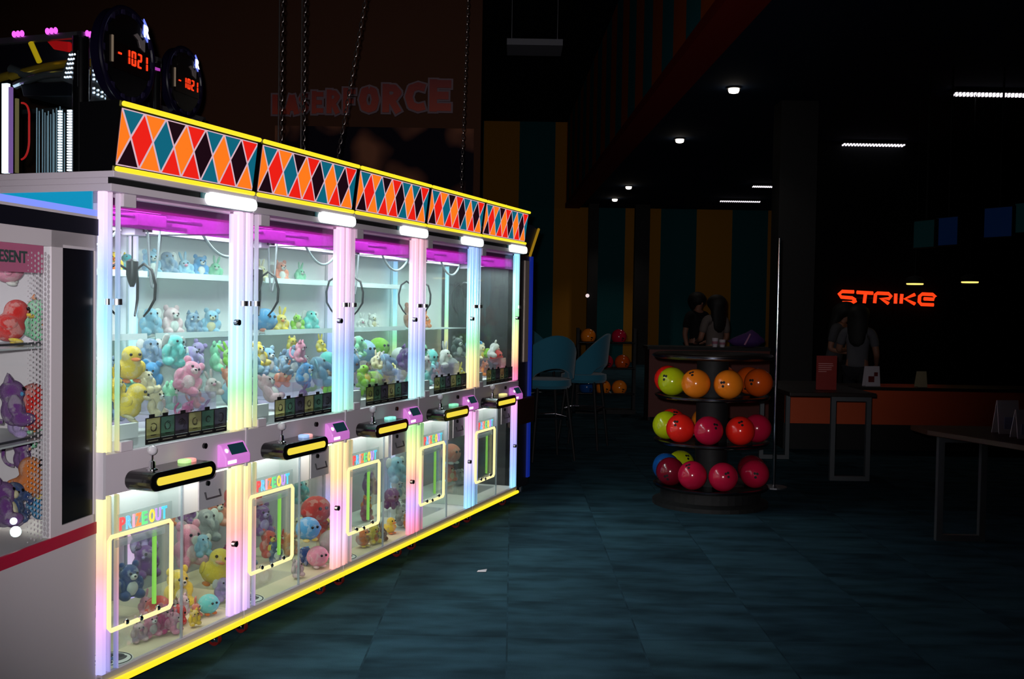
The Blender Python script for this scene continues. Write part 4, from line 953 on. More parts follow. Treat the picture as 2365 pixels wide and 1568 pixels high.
# ================================================================== RED LETTERING SIGN
sgn = thing('wall_lettering', 'big red and orange block lettering with pale outline on the brown wall', 'sign', at(627, 270, 12.95), 0)
def ramp_letters():
    m = bpy.data.materials.new('red_orange_fade'); m.use_nodes = True; nt = m.node_tree; b = nt.nodes['Principled BSDF']
    tc = nt.nodes.new('ShaderNodeTexCoord'); s = nt.nodes.new('ShaderNodeSeparateXYZ'); nt.links.new(tc.outputs['Object'], s.inputs[0])
    mr = nt.nodes.new('ShaderNodeMapRange'); mr.inputs[1].default_value = 0; mr.inputs[2].default_value = .4; nt.links.new(s.outputs['Y'], mr.inputs[0])
    cr = nt.nodes.new('ShaderNodeValToRGB'); cr.color_ramp.elements[0].color = (*lin((176,52,20)),1); cr.color_ramp.elements[1].color = (*lin((124,14,16)),1)
    nt.links.new(mr.outputs[0], cr.inputs[0]); nt.links.new(cr.outputs[0], b.inputs['Base Color']); b.inputs['Roughness'].default_value = .5
    return m
RO = ramp_letters(); OUTL = mat('pale_letter_outline', (120, 96, 106), .6)
BLOCK = {'L': [[(.17,1),(.17,0)], [(0,.14),(1,.14)]], 'A': [[(.15,0),(.5,.92)], [(.85,0),(.5,.92)], [(.25,.3),(.75,.3)], [(.38,.75),(.62,.75)]],
  'S': [[(.92,.86),(.4,.86),(.17,.68),(.4,.52),(.68,.45),(.83,.28),(.6,.14),(.06,.14)]], 'E': [[(.17,1),(.17,0)], [(0,.86),(1,.86)], [(.1,.5),(.88,.5)], [(0,.14),(1,.14)]],
  'R': [[(.17,0),(.17,1)], [(0,.86),(.6,.86),(.82,.7),(.6,.5),(.2,.5)], [(.45,.45),(.85,0)]], 'F': [[(.17,1),(.17,0)], [(0,.86),(1,.86)], [(.1,.48),(.85,.48)]],
  'O': [[(.5,.86),(.27,.8),(.17,.5),(.27,.2),(.5,.14),(.73,.2),(.83,.5),(.73,.8),(.5,.86)]], 'C': [[(.95,.80),(.62,.86),(.3,.78),(.17,.5),(.3,.22),(.62,.14),(.95,.20)]]}
ll = [('L',627,668),('A',655,696),('S',688,718),('E',718,752),('R',752,790),('F',790,826),('O',826,880),('R',880,932),('C',932,988),('E',988,1046)]
for ch, xa, xb in ll:
    f = lambda x: (218 - (x-627)*(40/420)); g = lambda x: (270 - (x-627)*(7/420))
    xm = (xa+xb)/2
    zlo, zhi = at(xm, g(xm), 12.95).z, at(xm, f(xm), 12.95).z; X0, X1 = at(xa, 270, 12.95).x, at(xb, 270, 12.95).x
    wd, ht = X1-X0, zhi-zlo; o_ = .022
    for nm, ext, dep, mm in (('letter_outline', o_, .03, OUTL), ('letter', 0, .045, RO)):
        b = MB(); T = .30; st_ = 0
        for pth in BLOCK[ch]:
            pp = [Vector((o_ + u*(wd-2*o_), o_ + v*(ht-2*o_))) for u, v in pth]
            hw = T*min(wd*1.0, ht*.8)*.5 + ext
            for a, c in zip(pp[:-1], pp[1:]):
                d = (c-a).normalized(); n = Vector((-d.y, d.x))*hw; a2, c2 = a-d*ext, c+d*ext
                b.prism([tuple(a2-n), tuple(c2-n), tuple(c2+n), tuple(a2+n)], 'z', 0, dep + st_); st_ += .0007
            for a in pp[1:-1]: b.prism([(a.x+hw*math.cos(q*PI/6), a.y+hw*math.sin(q*PI/6)) for q in range(12)], 'z', 0, dep + st_ + .0003 + .00004*int(a.x*100+a.y*37))
        o = obj(nm, b, mm, sgn); o.location = (X0-sgn.location.x, -.002 if ext else -.004, zlo-sgn.location.z); o.rotation_euler = (PI/2, 0, 0)
# ================================================================== NEON WORD
nw = thing('neon_sign', 'glowing orange red neon word on the dark wall above the counter', 'sign', at(1937, 706, 17.12), 0)
NEON = glow('orange_red_neon', (255, 62, 20), 1.2)
nx = lambda px, py: tuple(at(px, py, 17.12) - nw.location)
neon = {'s': [[(1972,674),(1945,673),(1938,679),(1943,686),(1968,688),(1975,693)], [(1946,699),(1968,699),(1977,694)]],
        't': [[(1979,675),(2016,677)], [(1999,677),(1996,700)]],
        'r': [[(2020,700),(2022,680),(2026,677),(2052,678),(2058,684),(2053,690),(2034,689),(2052,701)]],
        'i': [[(2069,678),(2068,701)]],
        'k': [[(2083,679),(2081,701)], [(2113,680),(2090,690),(2113,702)]],
        'e': [[(2134,690),(2156,691),(2160,685),(2154,680),(2130,679),(2124,684),(2123,697),(2128,703),(2156,704)]]}
for k, L in neon.items():
    b = MB()
    for pth in L: b.tube([nx(*p) for p in pth], .028, 8)
    obj('neon_letter', b, NEON, nw, True)
obj('mounting_rail', MB().box(*sorted((nx(1940,690)[0], nx(2158,690)[0])), .03, .06, -.005+nx(2050,690)[2], .015+nx(2050,690)[2]), BLACKM, nw)

# ================================================================== CEILING LIGHTS
DL = glow('downlight_lens', (255, 240, 220), 6.0)
rows = [((1695,201), 'first downlight of the left ceiling line, nearest the camera', 13.6), ((1570,319), 'second downlight of the left ceiling line', 0), ((1452,429), 'third downlight of the left ceiling line', 0), ((1420,458), 'farthest downlight of the left ceiling line', 0),
        ((2195,334), 'nearest downlight of the right ceiling line', 0), ((2021,395), 'middle downlight of the right ceiling line', 0), ((1897,438), 'farthest downlight of the right ceiling line', 0)]
for (px, lab, _) in rows:
    p = on_plane(px[0], px[1], 4.2)
    t = thing('downlight', lab, 'ceiling light', (p.x, p.y, 4.2), 0, 'round ceiling downlights')
    obj('housing', MB().lathe([(.068, 0), (.085, 0), (.085, -.02), (.068, -.02)], (0,0,0), 24), BLACKM, t)
    obj('lens', MB().lathe([(.066, .0), (.066, -.045), (.055, -.068), (.02, -.078)], (0,0,0), 24), DL, t, True)
    lamp('downlight_beam', 'SPOT', (p.x, p.y, 4.1), 14 if p.y < 20 else 30, (1, .9, .8), .08, aim=(p.x, p.y, 0), spot=2.0)
LINL = glow('linear_diodes', (235, 225, 235), 2.2)
for (xa, ya, xb, yb, lab) in ((2200,222,2375,224,'nearest linear ceiling fixture at the right edge'), (1945,337,2090,339,'second linear ceiling fixture from the camera'), (1868,394,1952,394,'third linear ceiling fixture from the camera'), (1738,433,1785,434,'short fourth linear ceiling fixture from the camera'), (1662,467,1757,468,'farthest linear ceiling fixture, lowest in view')):
    a, b_ = on_plane(xa, ya, 4.12), on_plane(xb, yb, 4.12); y = (a.y+b_.y)/2; xl = b_.x-a.x
    t = thing('linear_light', lab, 'ceiling light', (a.x, y, 4.12), 0, 'linear ceiling fixtures')
    obj('housing', MB().box(0, xl, -.10, .10, .03, .08), BLACKM, t)
    dm = MB(); n = 20 if xl > .7 else 11
    for k in range(n):
        for j in (-1, 1): dm.box(xl*(k+.25+.12*j)/n, xl*(k+.65+.12*j)/n, j*.06-.022, j*.06+.022, .01, .03)
    obj('louvre', dm, LINL, t)
for (px, py, lab) in ((2113,656,'left flat yellow pendant lamp near the neon word'), (2240,652,'right flat yellow pendant lamp near the neon word')):
    p = at(px, py, 13.0); t = thing('pendant_lamp', lab, 'pendant lamp', (p.x, p.y, p.z), 0, 'flat pendant lamps')
    obj('shade', MB().lathe([(.03,.10),(.10,.07),(.105,.01),(.10,.01)], (0,0,0), 24), BLACKM, t, True)
    obj('diffuser', MB().lathe([(.098,.008),(.098,-.004),(.09,-.008)], (0,0,0), 24), glow('warm_pendant', (255,214,110), 1.6), t)
    obj('cord', MB().cyl((0,0,.10), (0,0,4.2-p.z), .006, 6), BLACKM, t)
p = on_plane(1235, 101, 6.3); p = at(1235, 101, 14); o = obj('duct_panel', MB().box(p.x-.36, p.x+.36, 13.9, 14.5, p.z-.04, p.z+.04), mat('pale_duct', (120,120,128), .6)); tag(o, 'pale flat panel hanging high under the dark ceiling', 'ceiling panel')
obj('hanger', MB().cyl((p.x-.3, 14.2, p.z+.04), (p.x-.3, 14.2, 6.5), .006, 6).cyl((p.x+.3, 14.2, p.z+.04), (p.x+.3, 14.2, 6.5), .006, 6), STEEL, o)

# ================================================================== BALL RACK
RC = Vector((1.545, 8.22, 0)); RR = .345; BR = .108
rk = thing('ball_rack', 'round black bowling ball rack of three tiers on the carpet', 'ball rack', RC)
obj('base', MB().lathe([(.44, 0), (.44, .03), (.38, .05), (.38, .13)], (0,0,0), 40), BLACKM, rk)
obj('column', MB().lathe([(.12, .12), (.12, 1.12)], (0,0,0), 24), BLACKM, rk, True)
TZ = (.835, .49, .15)
for z in TZ:
    s = obj('tier', MB().lathe([(.13, -.02), (.415, -.02), (.43, -.012), (.43, .006), (.415, .008), (.39, -.006), (.13, -.004)], (0,0,z), 56), BLACK, rk, True)
    obj('rim', MB().tube([(.432*math.cos(q*PI/32), .432*math.sin(q*PI/32), z) for q in range(64)], .006, 6, closed=True), mat('dark_chrome_rim', (60,64,76), .2, .9), s, True)
tp = obj('top', MB().lathe([(.10, 1.12), (.44, 1.12), (.455, 1.13), (.455, 1.15), (.44, 1.158), (.05, 1.158)], (0,0,0), 56), mat('brown_black_top', (26, 16, 14), .35), rk, True)
obj('rim', MB().tube([(.458*math.cos(q*PI/32), .458*math.sin(q*PI/32), 1.14) for q in range(64)], .006, 6, closed=True), mat('dark_chrome_rim', (60,64,76), .2, .9), tp, True)
BC = {'orange': (250,136,30), 'lime': (190,206,20), 'red': (246,40,28), 'crimson': (196,24,62), 'dark crimson': (120,14,36), 'blue': (20,80,150), 'dark orange': (214,84,16)}
def ball_mat(c):
    m = mat('ball_' + c.replace(' ', '_'), BC[c], .16, coat=.3)
    return m
def ball_thing(c, P, label, group, rot, r=BR):
    t = thing('bowling_ball', label, 'bowling ball', P, 0, group); t.rotation_euler = rot
    me = BALLM.setdefault(c, None)
    if me is None:
        me = MB().ball((0,0,0), BR, 32, 20).mesh('shell'); 
        for p in me.polygons: p.use_smooth = True
        me.materials.append(ball_mat(c)); BALLM[c] = me
    b = bpy.data.objects.new('shell', me); C.objects.link(b); b.parent = t
    for (ax, az) in ((-.09, .12), (.09, .12), (0, -.14)):
        v = Vector((ax, -1, az)).normalized()*BR
        h = bpy.data.objects.new('finger_hole', HOLE); C.objects.link(h); h.parent = t; h.location = v*1.001; h.rotation_euler = v.to_track_quat('Z', 'Y').to_euler()
BALLM = {}
HOLE = MB().lathe([(.010, -.004), (.010, .0004)], (0,0,0), 12).mesh('finger_hole'); HOLE.materials.append(BLACKM)
tiers = [('top', 0, [(9,'orange','right of the front pair'),(-31,'orange','left of the front pair'),(-71,'lime','by its left side'),(-111,'red','behind the lime one'),(75,'dark orange','by its right side'),(115,'dark orange','behind the right side one'),(156,'dark orange','at the back')]),
         ('middle', 1, [(27,'red','at the front right'),(-14,'crimson','at the front'),(-52,'red','between crimson and lime'),(-90,'lime','by its left side'),(-128,'red','behind the lime one'),(70,'crimson','by its right side'),(178,'orange','at the back')]),
         ('bottom', 2, [(5,'crimson','right of the front pair'),(-33,'crimson','left of the front pair'),(-71,'dark crimson','left of the front pair'),(-110,'blue','by its left side'),(-148,'lime','at the back left'),(168,'orange','at the back'),(62,'crimson','by its right side'),(104,'dark crimson','behind the right side one')])]
for nm, k, L in tiers:
    for a, c, wh in L:
        q = math.radians(a); Pb = RC + Vector((RR*math.sin(q), -RR*math.cos(q), TZ[k]+BR+.002))
        R = random.Random(a+k); ball_thing(c, Pb, f'{c} bowling ball on {nm} tier of near rack, {wh}', 'bowling balls on the near rack', (R.uniform(-.9,.9), R.uniform(-.5,.5), R.uniform(-.8,.8)))
# far ball rack
far = at(1400, 880, 15.0); FR = Vector((far.x, 15.0, 0))
f2 = thing('ball_rack', 'dim far ball rack behind the teal bar stools', 'ball rack', FR)
obj('frame', MB().box(-.42, .42, .0, .26, .0, .06).box(-.42, -.38, .06, .20, .06, 1.20).box(.38, .42, .06, .20, .06, 1.20), BLACKM, f2)
for z in (.28, .64, 1.0): obj('tier', MB().cyl((-.40, .04, z), (.40, .04, z), .014, 10).cyl((-.40, .22, z), (.40, .22, z), .014, 10), BLACK, f2, True)
for (X, k, c, wh) in ((-.255,2,'orange','on top tier at its left end'), (.18,2,'crimson','on top tier at its right end'), (-.25,1,'dark crimson','on middle tier at its left end'), (-.0,1,'crimson','on middle tier, in its centre'), (.235,1,'dark orange','on middle tier at its right end'),
      (-.26,0,'blue','on bottom tier at its left end'), (-.03,0,'orange','on bottom tier, left of another orange one'), (.20,0,'orange','on bottom tier at its right end')):
    tz = (.28, .64, 1.0)[k]; ball_thing(c, (FR.x+X, 15.13, tz+.012+.072), f'{c} bowling ball on far rack, {wh}', 'bowling balls on the far rack', (.3, .2, .5))
# ================================================================== BAR STOOLS
TEALF = mat('teal_upholstery', (26, 104, 128), .85, bump=.3, sheen=.3)
def stool(P, rot, label):
    t = thing('bar_stool', label, 'bar stool', P, rot, 'teal bar stools')
    # shell wraps the seat: back edge high, open arch above the seat
    b = MB(); n = 20; inner = []; outer = []
    vs = []; fs = []
    for i in range(n+1):
        a = -PI*.62 + PI*1.24*i/n               # 0 = straight back (+y)
        rx, ry = .27, .25
        h = .42*math.cos(a*.72)**1.2 if abs(a*.72) < PI/2 else 0
        zb = .79 + (.11*max(0, math.cos(a*1.4)) if abs(a) < .9 else 0)
        zt = .80 + max(.08, h)
        for (k, f) in ((0, 1.0), (1, .86)):
            x, y = rx*math.sin(a)*f, ry*math.cos(a)*f
            vs += [(x, y, zb), (x*1.08, y*1.12, zt)]
    for i in range(n):
        o = i*4; p = o+4
        fs += [(o, p, p+1, o+1), (o+2, o+3, p+3, p+2), (o+1, p+1, p+3, o+3), (o, o+2, p+2, p)]
    fs += [(0, 1, 3, 2), (n*4, n*4+2, n*4+3, n*4+1)]
    b.add(vs, fs); s = obj('backrest', b, TEALF, t, True, bevel=.008)
    obj('seat', MB().lathe([(.05, .70), (.22, .70), (.245, .73), (.24, .785), (.18, .80), (.03, .802)], (0,0,0), 28), TEALF, t, True)
    for sx in (-1, 1):
        for sy in (-1, 1): obj('leg', MB().tube([(sx*.15, sy*.15, .71), (sx*.22, sy*.22, 0)], [.016, .012], 10), BLACKM, t, True)
    obj('footrest', MB().tube([(-.180, -.180, .42), (.180, -.180, .42), (.180, .180, .42), (-.180, .180, .42)], .012, 8, closed=True), CHROME, t, True)
    return t
p = at(1262, 890, 10.5); stool((p.x, 10.5, 0), PI+.35, 'teal bar stool with its back turned, nearest the claw row end')
p = at(1348, 880, 11.4); stool((p.x, 11.4, 0), -1.9, 'teal bar stool seen from the side, right of the nearest stool')
p = at(1262, 820, 13.2); stool((p.x, 13.2, 0), 1.2, 'teal bar stool half hidden behind the nearest stool')
# ================================================================== TABLES
TOPM = mat('dark_table_top', (30, 20, 16), .4); TFR = mat('pale_table_frame', (96, 100, 104), .4, .4)
def frame_leg(x0, x1, y, z1, t):
    b = MB(); q = .04
    b.box(x0, x0+q, y, y+q, 0, z1).box(x1-q, x1, y, y+q, 0, z1).box(x0+q, x1-q, y, y+q, 0, q).box(x0+q, x1-q, y, y+q, z1-q, z1)
    obj('leg_frame', b, TFR, t)
a = at(1916, 1110, 9.43); b_ = at(2008, 1110, 9.43); zt = .745
t = thing('table', 'dark top table on pale square frames, holding the red sign', 'table', (a.x, 9.43, 0))
wt = b_.x-a.x
obj('table_top', MB().box(-.38, wt+.03, -.04, 1.5, zt, zt+.035), TOPM, t, bevel=.004)
frame_leg(0, wt, 0, zt, t); frame_leg(-.32, -.02, 1.32, zt, t)
a = at(2162, 1250, 7.0); b_ = at(2275, 1250, 7.0)
t2 = thing('table', 'dark table at the right edge carrying white menu cards', 'table', (a.x, 7.0, 0))
frame_leg(0, b_.x-a.x, 0, .69, t2); frame_leg(.7, .7+b_.x-a.x, -.55, .69, t2)
tt = MB(); tt.prism([(-.06, .05), (.25, -.75), (1.5, -.75), (1.5, .35), (-.06, .35)], 'z', .69, .725)
obj('table_top', tt, mat('brown_edge_table_top', (60, 34, 14), .5), t2, bevel=.004)
# red sign on the first table
p = at(1908, 896, 9.75)
s = thing('table_sign', 'small red notice with pale lines of text standing on the near table', 'sign', (p.x, 9.75, zt+.035), 0)
obj('panel', MB().box(-.093, .093, 0, .006, .0, .31), mat('red_notice', (150, 30, 24), .5), s)
tl = MB()
for k, wd in enumerate((.13, .135, .12, .12, .075)): tl.box(-.075, -.075+wd, -.002, 0, .235-.018*k, .241-.018*k)
obj('text_lines', tl, mat('pale_pink_text', (226, 150, 150), .6), s)
obj('acrylic_foot', MB().box(-.095, .095, -.03, .05, 0, .006).box(-.095, .095, -.004, -.002, .006, .315), CLEAR, s)
# counter
c0, c1 = at(2008, 900, 11.5), at(2300, 905, 11.5)
ct = thing('service_counter', 'long service counter with orange red front panel', 'counter', (c0.x, 11.5, 0))
L_ = 3.2
obj('front_panel', MB().box(-.9, L_, 0, .03, .285, .655), mat('orange_red_panel', (206, 80, 32), .6), ct)
obj('kick_panel', MB().box(-.9, L_, .06, .5, 0, .285), BLACKM, ct)
obj('counter_top', MB().box(-.92, L_+.02, -.03, .55, .655, .69).box(-.9, L_, .03, .5, .285, .655), TOPM, ct)
WP = mat('white_card', (204, 195, 204), .6)
def card(px, py0, py1, Y, wd, z0, label, ext=None, cm=None):
    p = at(px, py1, Y); h = (py1-py0)/F_PX*Y
    t = thing('menu_card', label, 'card', (p.x, Y, z0), .15)
    obj('front_leaf', MB().add([(-wd/2,0,0),(wd/2,0,0),(wd/2,.03,h),(-wd/2,.03,h),(-wd/2,.004,0),(wd/2,.004,0),(wd/2,.034,h),(-wd/2,.034,h)], [(0,1,2,3),(7,6,5,4),(0,4,5,1),(2,6,7,3),(0,3,7,4),(1,5,6,2)]), cm or WP, t)
    obj('rear_leaf', MB().add([(-wd/2,.08,0),(wd/2,.08,0),(wd/2,.034,h),(-wd/2,.034,h),(-wd/2,.084,0),(wd/2,.084,0),(wd/2,.038,h),(-wd/2,.038,h)], [(0,1,2,3),(7,6,5,4),(0,4,5,1),(2,6,7,3),(0,3,7,4),(1,5,6,2)]), cm or WP, t)
    if ext: ext(t, wd, h)
def blotch(t, wd, h): 
    obj('picture', MB().box(-wd*.3, wd*.1, .006, .008, h*.2, h*.5).box(wd*.1, wd*.35, .012, .014, h*.5, h*.7), mat('dark_red_print', (110, 24, 26), .6), t)
card(2016, 850, 896, 11.6, .17, .69, 'white card with dark red print standing on the counter', blotch)
card(2131, 862, 898, 11.6, .11, .69, 'narrow cream card standing alone on the counter', None, mat('cream_card', (190,176,140), .6))
def blue(t, wd, h): obj('picture', MB().box(-wd*.25, wd*.3, .004, .006, h*.1, h*.5), mat('pale_blue_print', (150,150,196), .6), t)
card(2332, 920, 997, 6.9, .15, .725, 'tall white menu card on the right edge table, the left one', blue)
card(2368, 937, 1003, 6.65, .10, .725, 'shorter white menu card cut by the right picture edge', blue)
# dark counter with cups behind the ball rack
p = at(1500, 800, 14.2); bk = thing('lane_desk', 'dim red brown desk behind the ball rack', 'desk', (p.x, 14.2, 0))
xr = at(1795, 800, 14.2).x - p.x
obj('front_panel', MB().box(0, xr, 0, .03, .05, .95), mat('dim_red_brown', (96, 34, 24), .6), bk)
obj('desk_top', MB().box(-.03, xr+.03, -.04, .5, .95, .99), BLACKM, bk); obj('side_panel', MB().box(0, .03, .03, .48, 0, .95), BLACKM, bk); obj('side_panel', MB().box(xr-.03, xr, .03, .48, 0, .95), BLACKM, bk)
for px, lab, hh in ((1651, 'white paper cup on the red brown desk, the left one', .12), (1668, 'white paper cup on the red brown desk, the right one', .10)):
    q = at(px, 800, 14.3); t = thing('paper_cup', lab, 'cup', (q.x, 14.3, .99), 0, 'paper cups on the desk')
    obj('cup', MB().lathe([(.032, 0), (.046, hh), (.042, hh), (.028, .006)], (0,0,0), 16), WP, t, True); obj('band', MB().lathe([(.039, hh*.35), (.043, hh*.65)], (0,0,0), 16), mat('pink_cup_band', (170,110,130), .6), t)
q = at(1728, 808, 14.35); me = meta_mesh('bag', [((0,0,.05),(.22,.14,.09)), ((.04,0,.09),(.10,.09,.12)), ((-.17,0,.03),(.12,.09,.05))])
o = obj('purple_bag', me, mat('purple_cloth', (70, 36, 104), .8)); tag(o, 'slumped purple bag lying on the red brown desk', 'bag'); o.location = (q.x, 14.35, .99+.04)
obj('strap', MB().tube(bez((-.08, -.14, .0), (-.05, -.16, .06), (0, -.10, .14), 8), .012, 8), mat('pink_strap', (190,130,170), .7), o, True)
# thin chrome pole and post
p = at(1797, 700, 9.0)
t = thing('chrome_pole', 'slim chrome pole rising behind the ball rack', 'pole', (p.x, 9.0, 0))
obj('shaft', MB().cyl((0,0,0), (0,0,2.1), .014, 12), CHROME, t, True); obj('base_plate', MB().lathe([(.11,0),(.11,.012),(.03,.02)], (0,0,0), 24), STEEL, t)
p = at(1371, 683, 26.0)
t = thing('exit_lamp', 'tiny white lamp on the dark post beyond the bar stools', 'lamp', (p.x, 28.18, at(1371, 683, 28.15).z))
obj('lens', MB().ball((0, -.03, 0), .05, 12, 8), glow('tiny_lamp', (220,200,200), 1.2), t); obj('mount', MB().box(-.03,.03,-.02,.02,-.04,.04), BLACKM, t)
# screens hanging over the counter
SC1 = glow('teal_monitor', (10, 36, 38), .22, (4,6,6)); SC2 = glow('blue_monitor', (8, 28, 62), .24, (4,6,8))
for k, (xa, ya, xb, yb, hpx, m, lab) in enumerate(((2112,512,2158,506,60,SC1,'dim teal monitor hanging at the right, the leftmost'), (2162,505,2212,500,62,SC2,'dim blue monitor next to the leftmost teal one'), (2275,482,2338,472,66,SC2,'larger dim blue monitor nearer the right edge'), (2346,471,2400,464,66,SC1,'dim teal monitor cut by the right edge'))):
    a, b_ = at(xa, ya, 12.0), at(xb, yb, 11.7); hh = hpx/F_PX*12; ang = math.atan2(b_.y-a.y, b_.x-a.x); wd = (Vector((b_.x,b_.y))-Vector((a.x,a.y))).length
    t = thing('monitor', lab, 'screen', (a.x, a.y, a.z-hh), ang, 'monitors hanging over the counter')
    obj('bezel', MB().box(-.012, wd+.012, .0, .05, -.012, hh+.012), BLACKM, t)
    obj('screen', MB().box(0, wd, -.004, 0, 0, hh), m, t)
    obj('hanger', MB().cyl((wd/2, .03, hh), (wd/2, .03, 4.2-(a.z-hh)), .012, 8), BLACKM, t)
# litter
p = on_plane(1110, 1319, .004); o = obj('paper_scrap', MB().add([(-.02,-.012,.002),(.03,-.015,.004),(.035,.012,.012),(-.015,.016,.003),(-.02,-.012,.004),(.03,-.015,.006),(.035,.012,.014),(-.015,.016,.005)], [(3,2,1,0),(4,5,6,7),(0,1,5,4),(1,2,6,5),(2,3,7,6),(3,0,4,7)]), WP)
o.location = (p.x, p.y, 0); tag(o, 'tiny white scrap of paper lying on the carpet', 'litter')

# ================================================================== PEOPLE (far, dim)
def skin_body(name, joints, edges, mats, parent, sub=2):
    """one continuous surface grown over a posed skeleton; joints = {key: (pos, radius or (rx,ry))}; root first"""
    keys = list(joints); me = bpy.data.meshes.new(name)
    me.from_pydata([joints[k][0] for k in keys], [(keys.index(a), keys.index(b)) for a, b in edges], [])
    o = bpy.data.objects.new(name, me); C.objects.link(o)
    md = o.modifiers.new('skin', 'SKIN'); md.use_smooth_shade = True
    for i, k in enumerate(keys):
        r = joints[k][1]; sv = me.skin_vertices[0].data[i]; sv.radius = r if isinstance(r, tuple) else (r, r); sv.use_root = (i == 0)
    ss = o.modifiers.new('sub', 'SUBSURF'); ss.levels = sub; ss.render_levels = sub
    bpy.context.view_layer.update()
    m2 = bpy.data.meshes.new_from_object(o.evaluated_get(bpy.context.evaluated_depsgraph_get()))
    bpy.data.objects.remove(o)
    m2.materials.clear()
    return obj(name, m2, mats, parent, True)
SKIN = mat('skin', (150, 104, 84), .6)
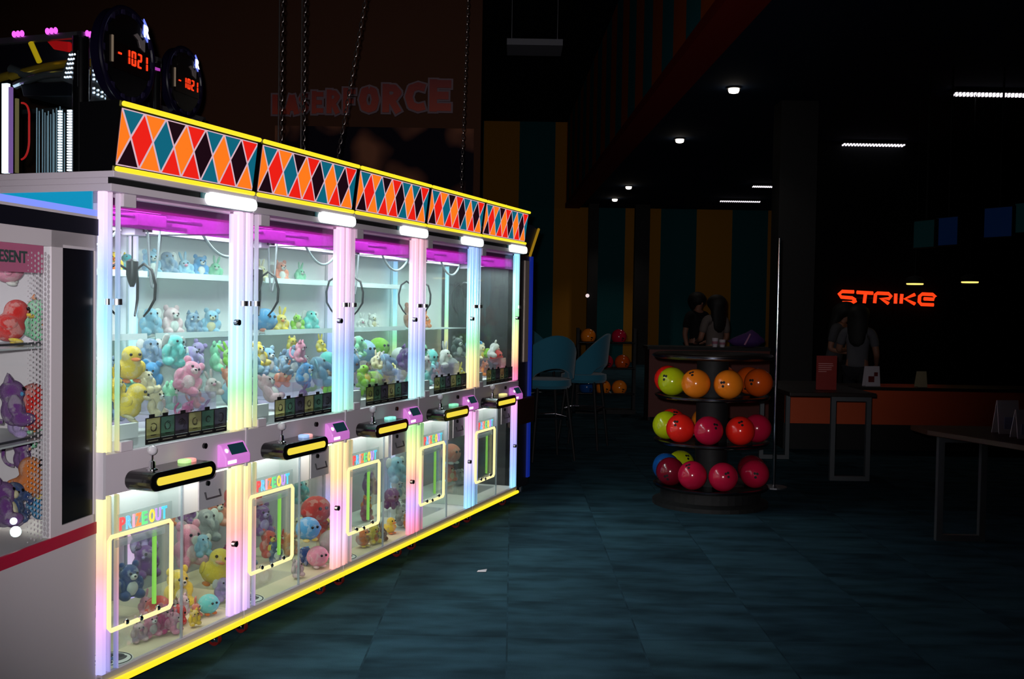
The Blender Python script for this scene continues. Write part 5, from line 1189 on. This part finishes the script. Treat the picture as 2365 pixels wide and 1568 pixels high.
def person(P, rot, H, label, shirt, hair, long_hair=False, arms='down', trousers=(20,22,30), stoop=0.0):
    t = thing('person', label, 'person', P, rot); k = H/1.72
    V = lambda x, y, z: (x*k, (y - stoop*max(0, z-1.0)**1.0)*k, z*k)     # faces -y
    hands = {'down': (((.24,.02,1.10),(.25,-.08,.86)), ((-.24,.02,1.10),(-.25,-.08,.86))), 'front': (((.25,-.02,1.12),(.12,-.26,1.08)), ((-.25,-.02,1.12),(-.12,-.26,1.08))), 'reach': (((.26,-.06,1.16),(.20,-.34,1.16)), ((-.25,.02,1.12),(-.22,-.2,.98)))}[arms]
    J = {'pelvis': (V(0,0,.95), (.15*k,.11*k)), 'waist': (V(0,0,1.10), (.13*k,.10*k)), 'chest': (V(0,.0,1.30), (.16*k,.115*k)), 'collar': (V(0,.01,1.43), (.09*k,.075*k)), 'neck': (V(0,0,1.50), .05*k), 'jaw': (V(0,-.025,1.57), (.062*k,.07*k)), 'skull': (V(0,-.005,1.645), (.075*k,.092*k)), 'crown': (V(0,.005,1.70), (.045*k,.055*k))}
    Ed = [('pelvis','waist'),('waist','chest'),('chest','collar'),('collar','neck'),('neck','jaw'),('jaw','skull'),('skull','crown')]
    for s, sx in (('l', 1), ('r', -1)):
        el, wr = hands[0 if sx > 0 else 1]
        J[s+'sh'] = (V(sx*.185, .01, 1.41), .058*k); J[s+'el'] = (V(*el), .043*k); J[s+'wr'] = (V(*wr), .028*k)
        hd = (Vector(wr)-Vector(el)).normalized()
        J[s+'pa'] = (V(*(Vector(wr)+hd*.07)), (.036*k,.018*k))
        Ed += [('collar', s+'sh'), (s+'sh', s+'el'), (s+'el', s+'wr'), (s+'wr', s+'pa')]
        for q in range(4):
            off = Vector((.016*(q-1.5), 0, -.01)); tip = Vector(wr)+hd*(.15+.012*(1-abs(q-1.5)))+off*1.3
            J[f'{s}f{q}'] = (V(*(Vector(wr)+hd*.11+off)), .010*k); J[f'{s}g{q}'] = (V(*(tip+Vector((0,-.01,-.015)))), .008*k)
            Ed += [(s+'pa', f'{s}f{q}'), (f'{s}f{q}', f'{s}g{q}')]
        J[s+'th'] = (V(*(Vector(wr)+hd*.06+Vector((-sx*.045,-.03,0)))), .010*k); Ed.append((s+'pa', s+'th'))
        J[s+'hip'] = (V(sx*.09, 0, .88), .085*k); J[s+'kn'] = (V(sx*.10, -.02, .49), .058*k); J[s+'an'] = (V(sx*.10, .03, .09), .038*k); J[s+'to'] = (V(sx*.11, -.14, .03), (.04*k,.028*k))
        Ed += [('pelvis', s+'hip'), (s+'hip', s+'kn'), (s+'kn', s+'an'), (s+'an', s+'to')]
    skin_body('body', J, Ed, [SKIN], t)
    g = 1.16
    JS = {a: (J[a][0], tuple(g*x for x in (J[a][1] if isinstance(J[a][1], tuple) else (J[a][1],)*2))) for a in ('waist','pelvis','chest','collar','lsh','rsh')}
    JS['pelvis'] = (V(0,0,.93), (.17*k,.13*k))
    for s in 'lr': 
        a, b_ = Vector(J[s+'sh'][0]), Vector(J[s+'el'][0]); JS[s+'mid'] = (tuple(a.lerp(b_, .75)), .062*k)
    skin_body('shirt', JS, [('waist','pelvis'),('waist','chest'),('chest','collar'),('collar','lsh'),('collar','rsh'),('lsh','lmid'),('rsh','rmid')], [mat('cloth_%d_%d_%d' % shirt, shirt, .9)], t)
    JT = {'pelvis': (V(0,0,.93), (.155*k,.12*k))}
    for s in 'lr':
        JT[s+'hip'] = (J[s+'hip'][0], .10*k); JT[s+'kn'] = (J[s+'kn'][0], .075*k); JT[s+'an'] = (J[s+'an'][0], .058*k)
    skin_body('trousers', JT, [e for s in 'lr' for e in (('pelvis', s+'hip'), (s+'hip', s+'kn'), (s+'kn', s+'an'))], [mat('cloth_%d_%d_%d' % trousers, trousers, .9)], t)
    hb = [((0, .03, 1.665), (.115, .125, .10)), ((0, .07, 1.60), (.10, .07, .10))]
    if long_hair: hb += [((0, .085, 1.50), (.11, .06, .14)), ((0, .09, 1.36), (.10, .05, .13))]
    hm = meta_mesh('hair', [((x, y, z), (a*1.25, b_*1.25, c*1.25)) for (x, y, z), (a, b_, c) in hb], .05)
    for v in hm.vertices: v.co = Vector(V(*v.co))
    obj('hair', hm, mat('hair_%d' % hair[0], hair, .7), t)
    for sx in (-1, 1):
        obj('eye', MB().ball(V(sx*.03, -.092, 1.63), .011*k, 8, 6), mat('eye_dark', (20,16,14), .2), t); obj('ear', MB().ball(V(sx*.078, .0, 1.615), (.012*k,.02*k,.03*k), 8, 6), SKIN, t)
    obj('nose', MB().ball(V(0, -.102, 1.60), (.013*k,.02*k,.022*k), 8, 6), SKIN, t); obj('mouth', MB().ball(V(0, -.090, 1.562), (.024*k,.008*k,.007*k), 8, 6), mat('lips', (150, 70, 66), .5), t)
    return t
p = at(1612, 720, 17.0); person((p.x, 17.0, 0), .5, 1.70, 'person in black seen as a silhouette against the orange wall stripe', (8,8,10), (8,7,7), False, 'down', (8,8,10))
p = at(1652, 720, 15.3); person((p.x, 15.3, 0), PI+.5, 1.64, 'person with long dark hair in a pale top behind the desk', (104,94,90), (10,8,8), True, 'front')
p = at(1926, 740, 13.6); person((p.x, 13.6, 0), .9, 1.56, 'person in pale top bending toward the counter, left of the pair below the neon word', (66,66,72), (10,8,8), True, 'front', stoop=.25)
p = at(1982, 740, 12.7); person((p.x, 12.7, 0), PI*.85, 1.525, 'person in a white shirt turned away, right of the pair below the neon word', (92,92,98), (8,8,8), True, 'reach', stoop=.1)
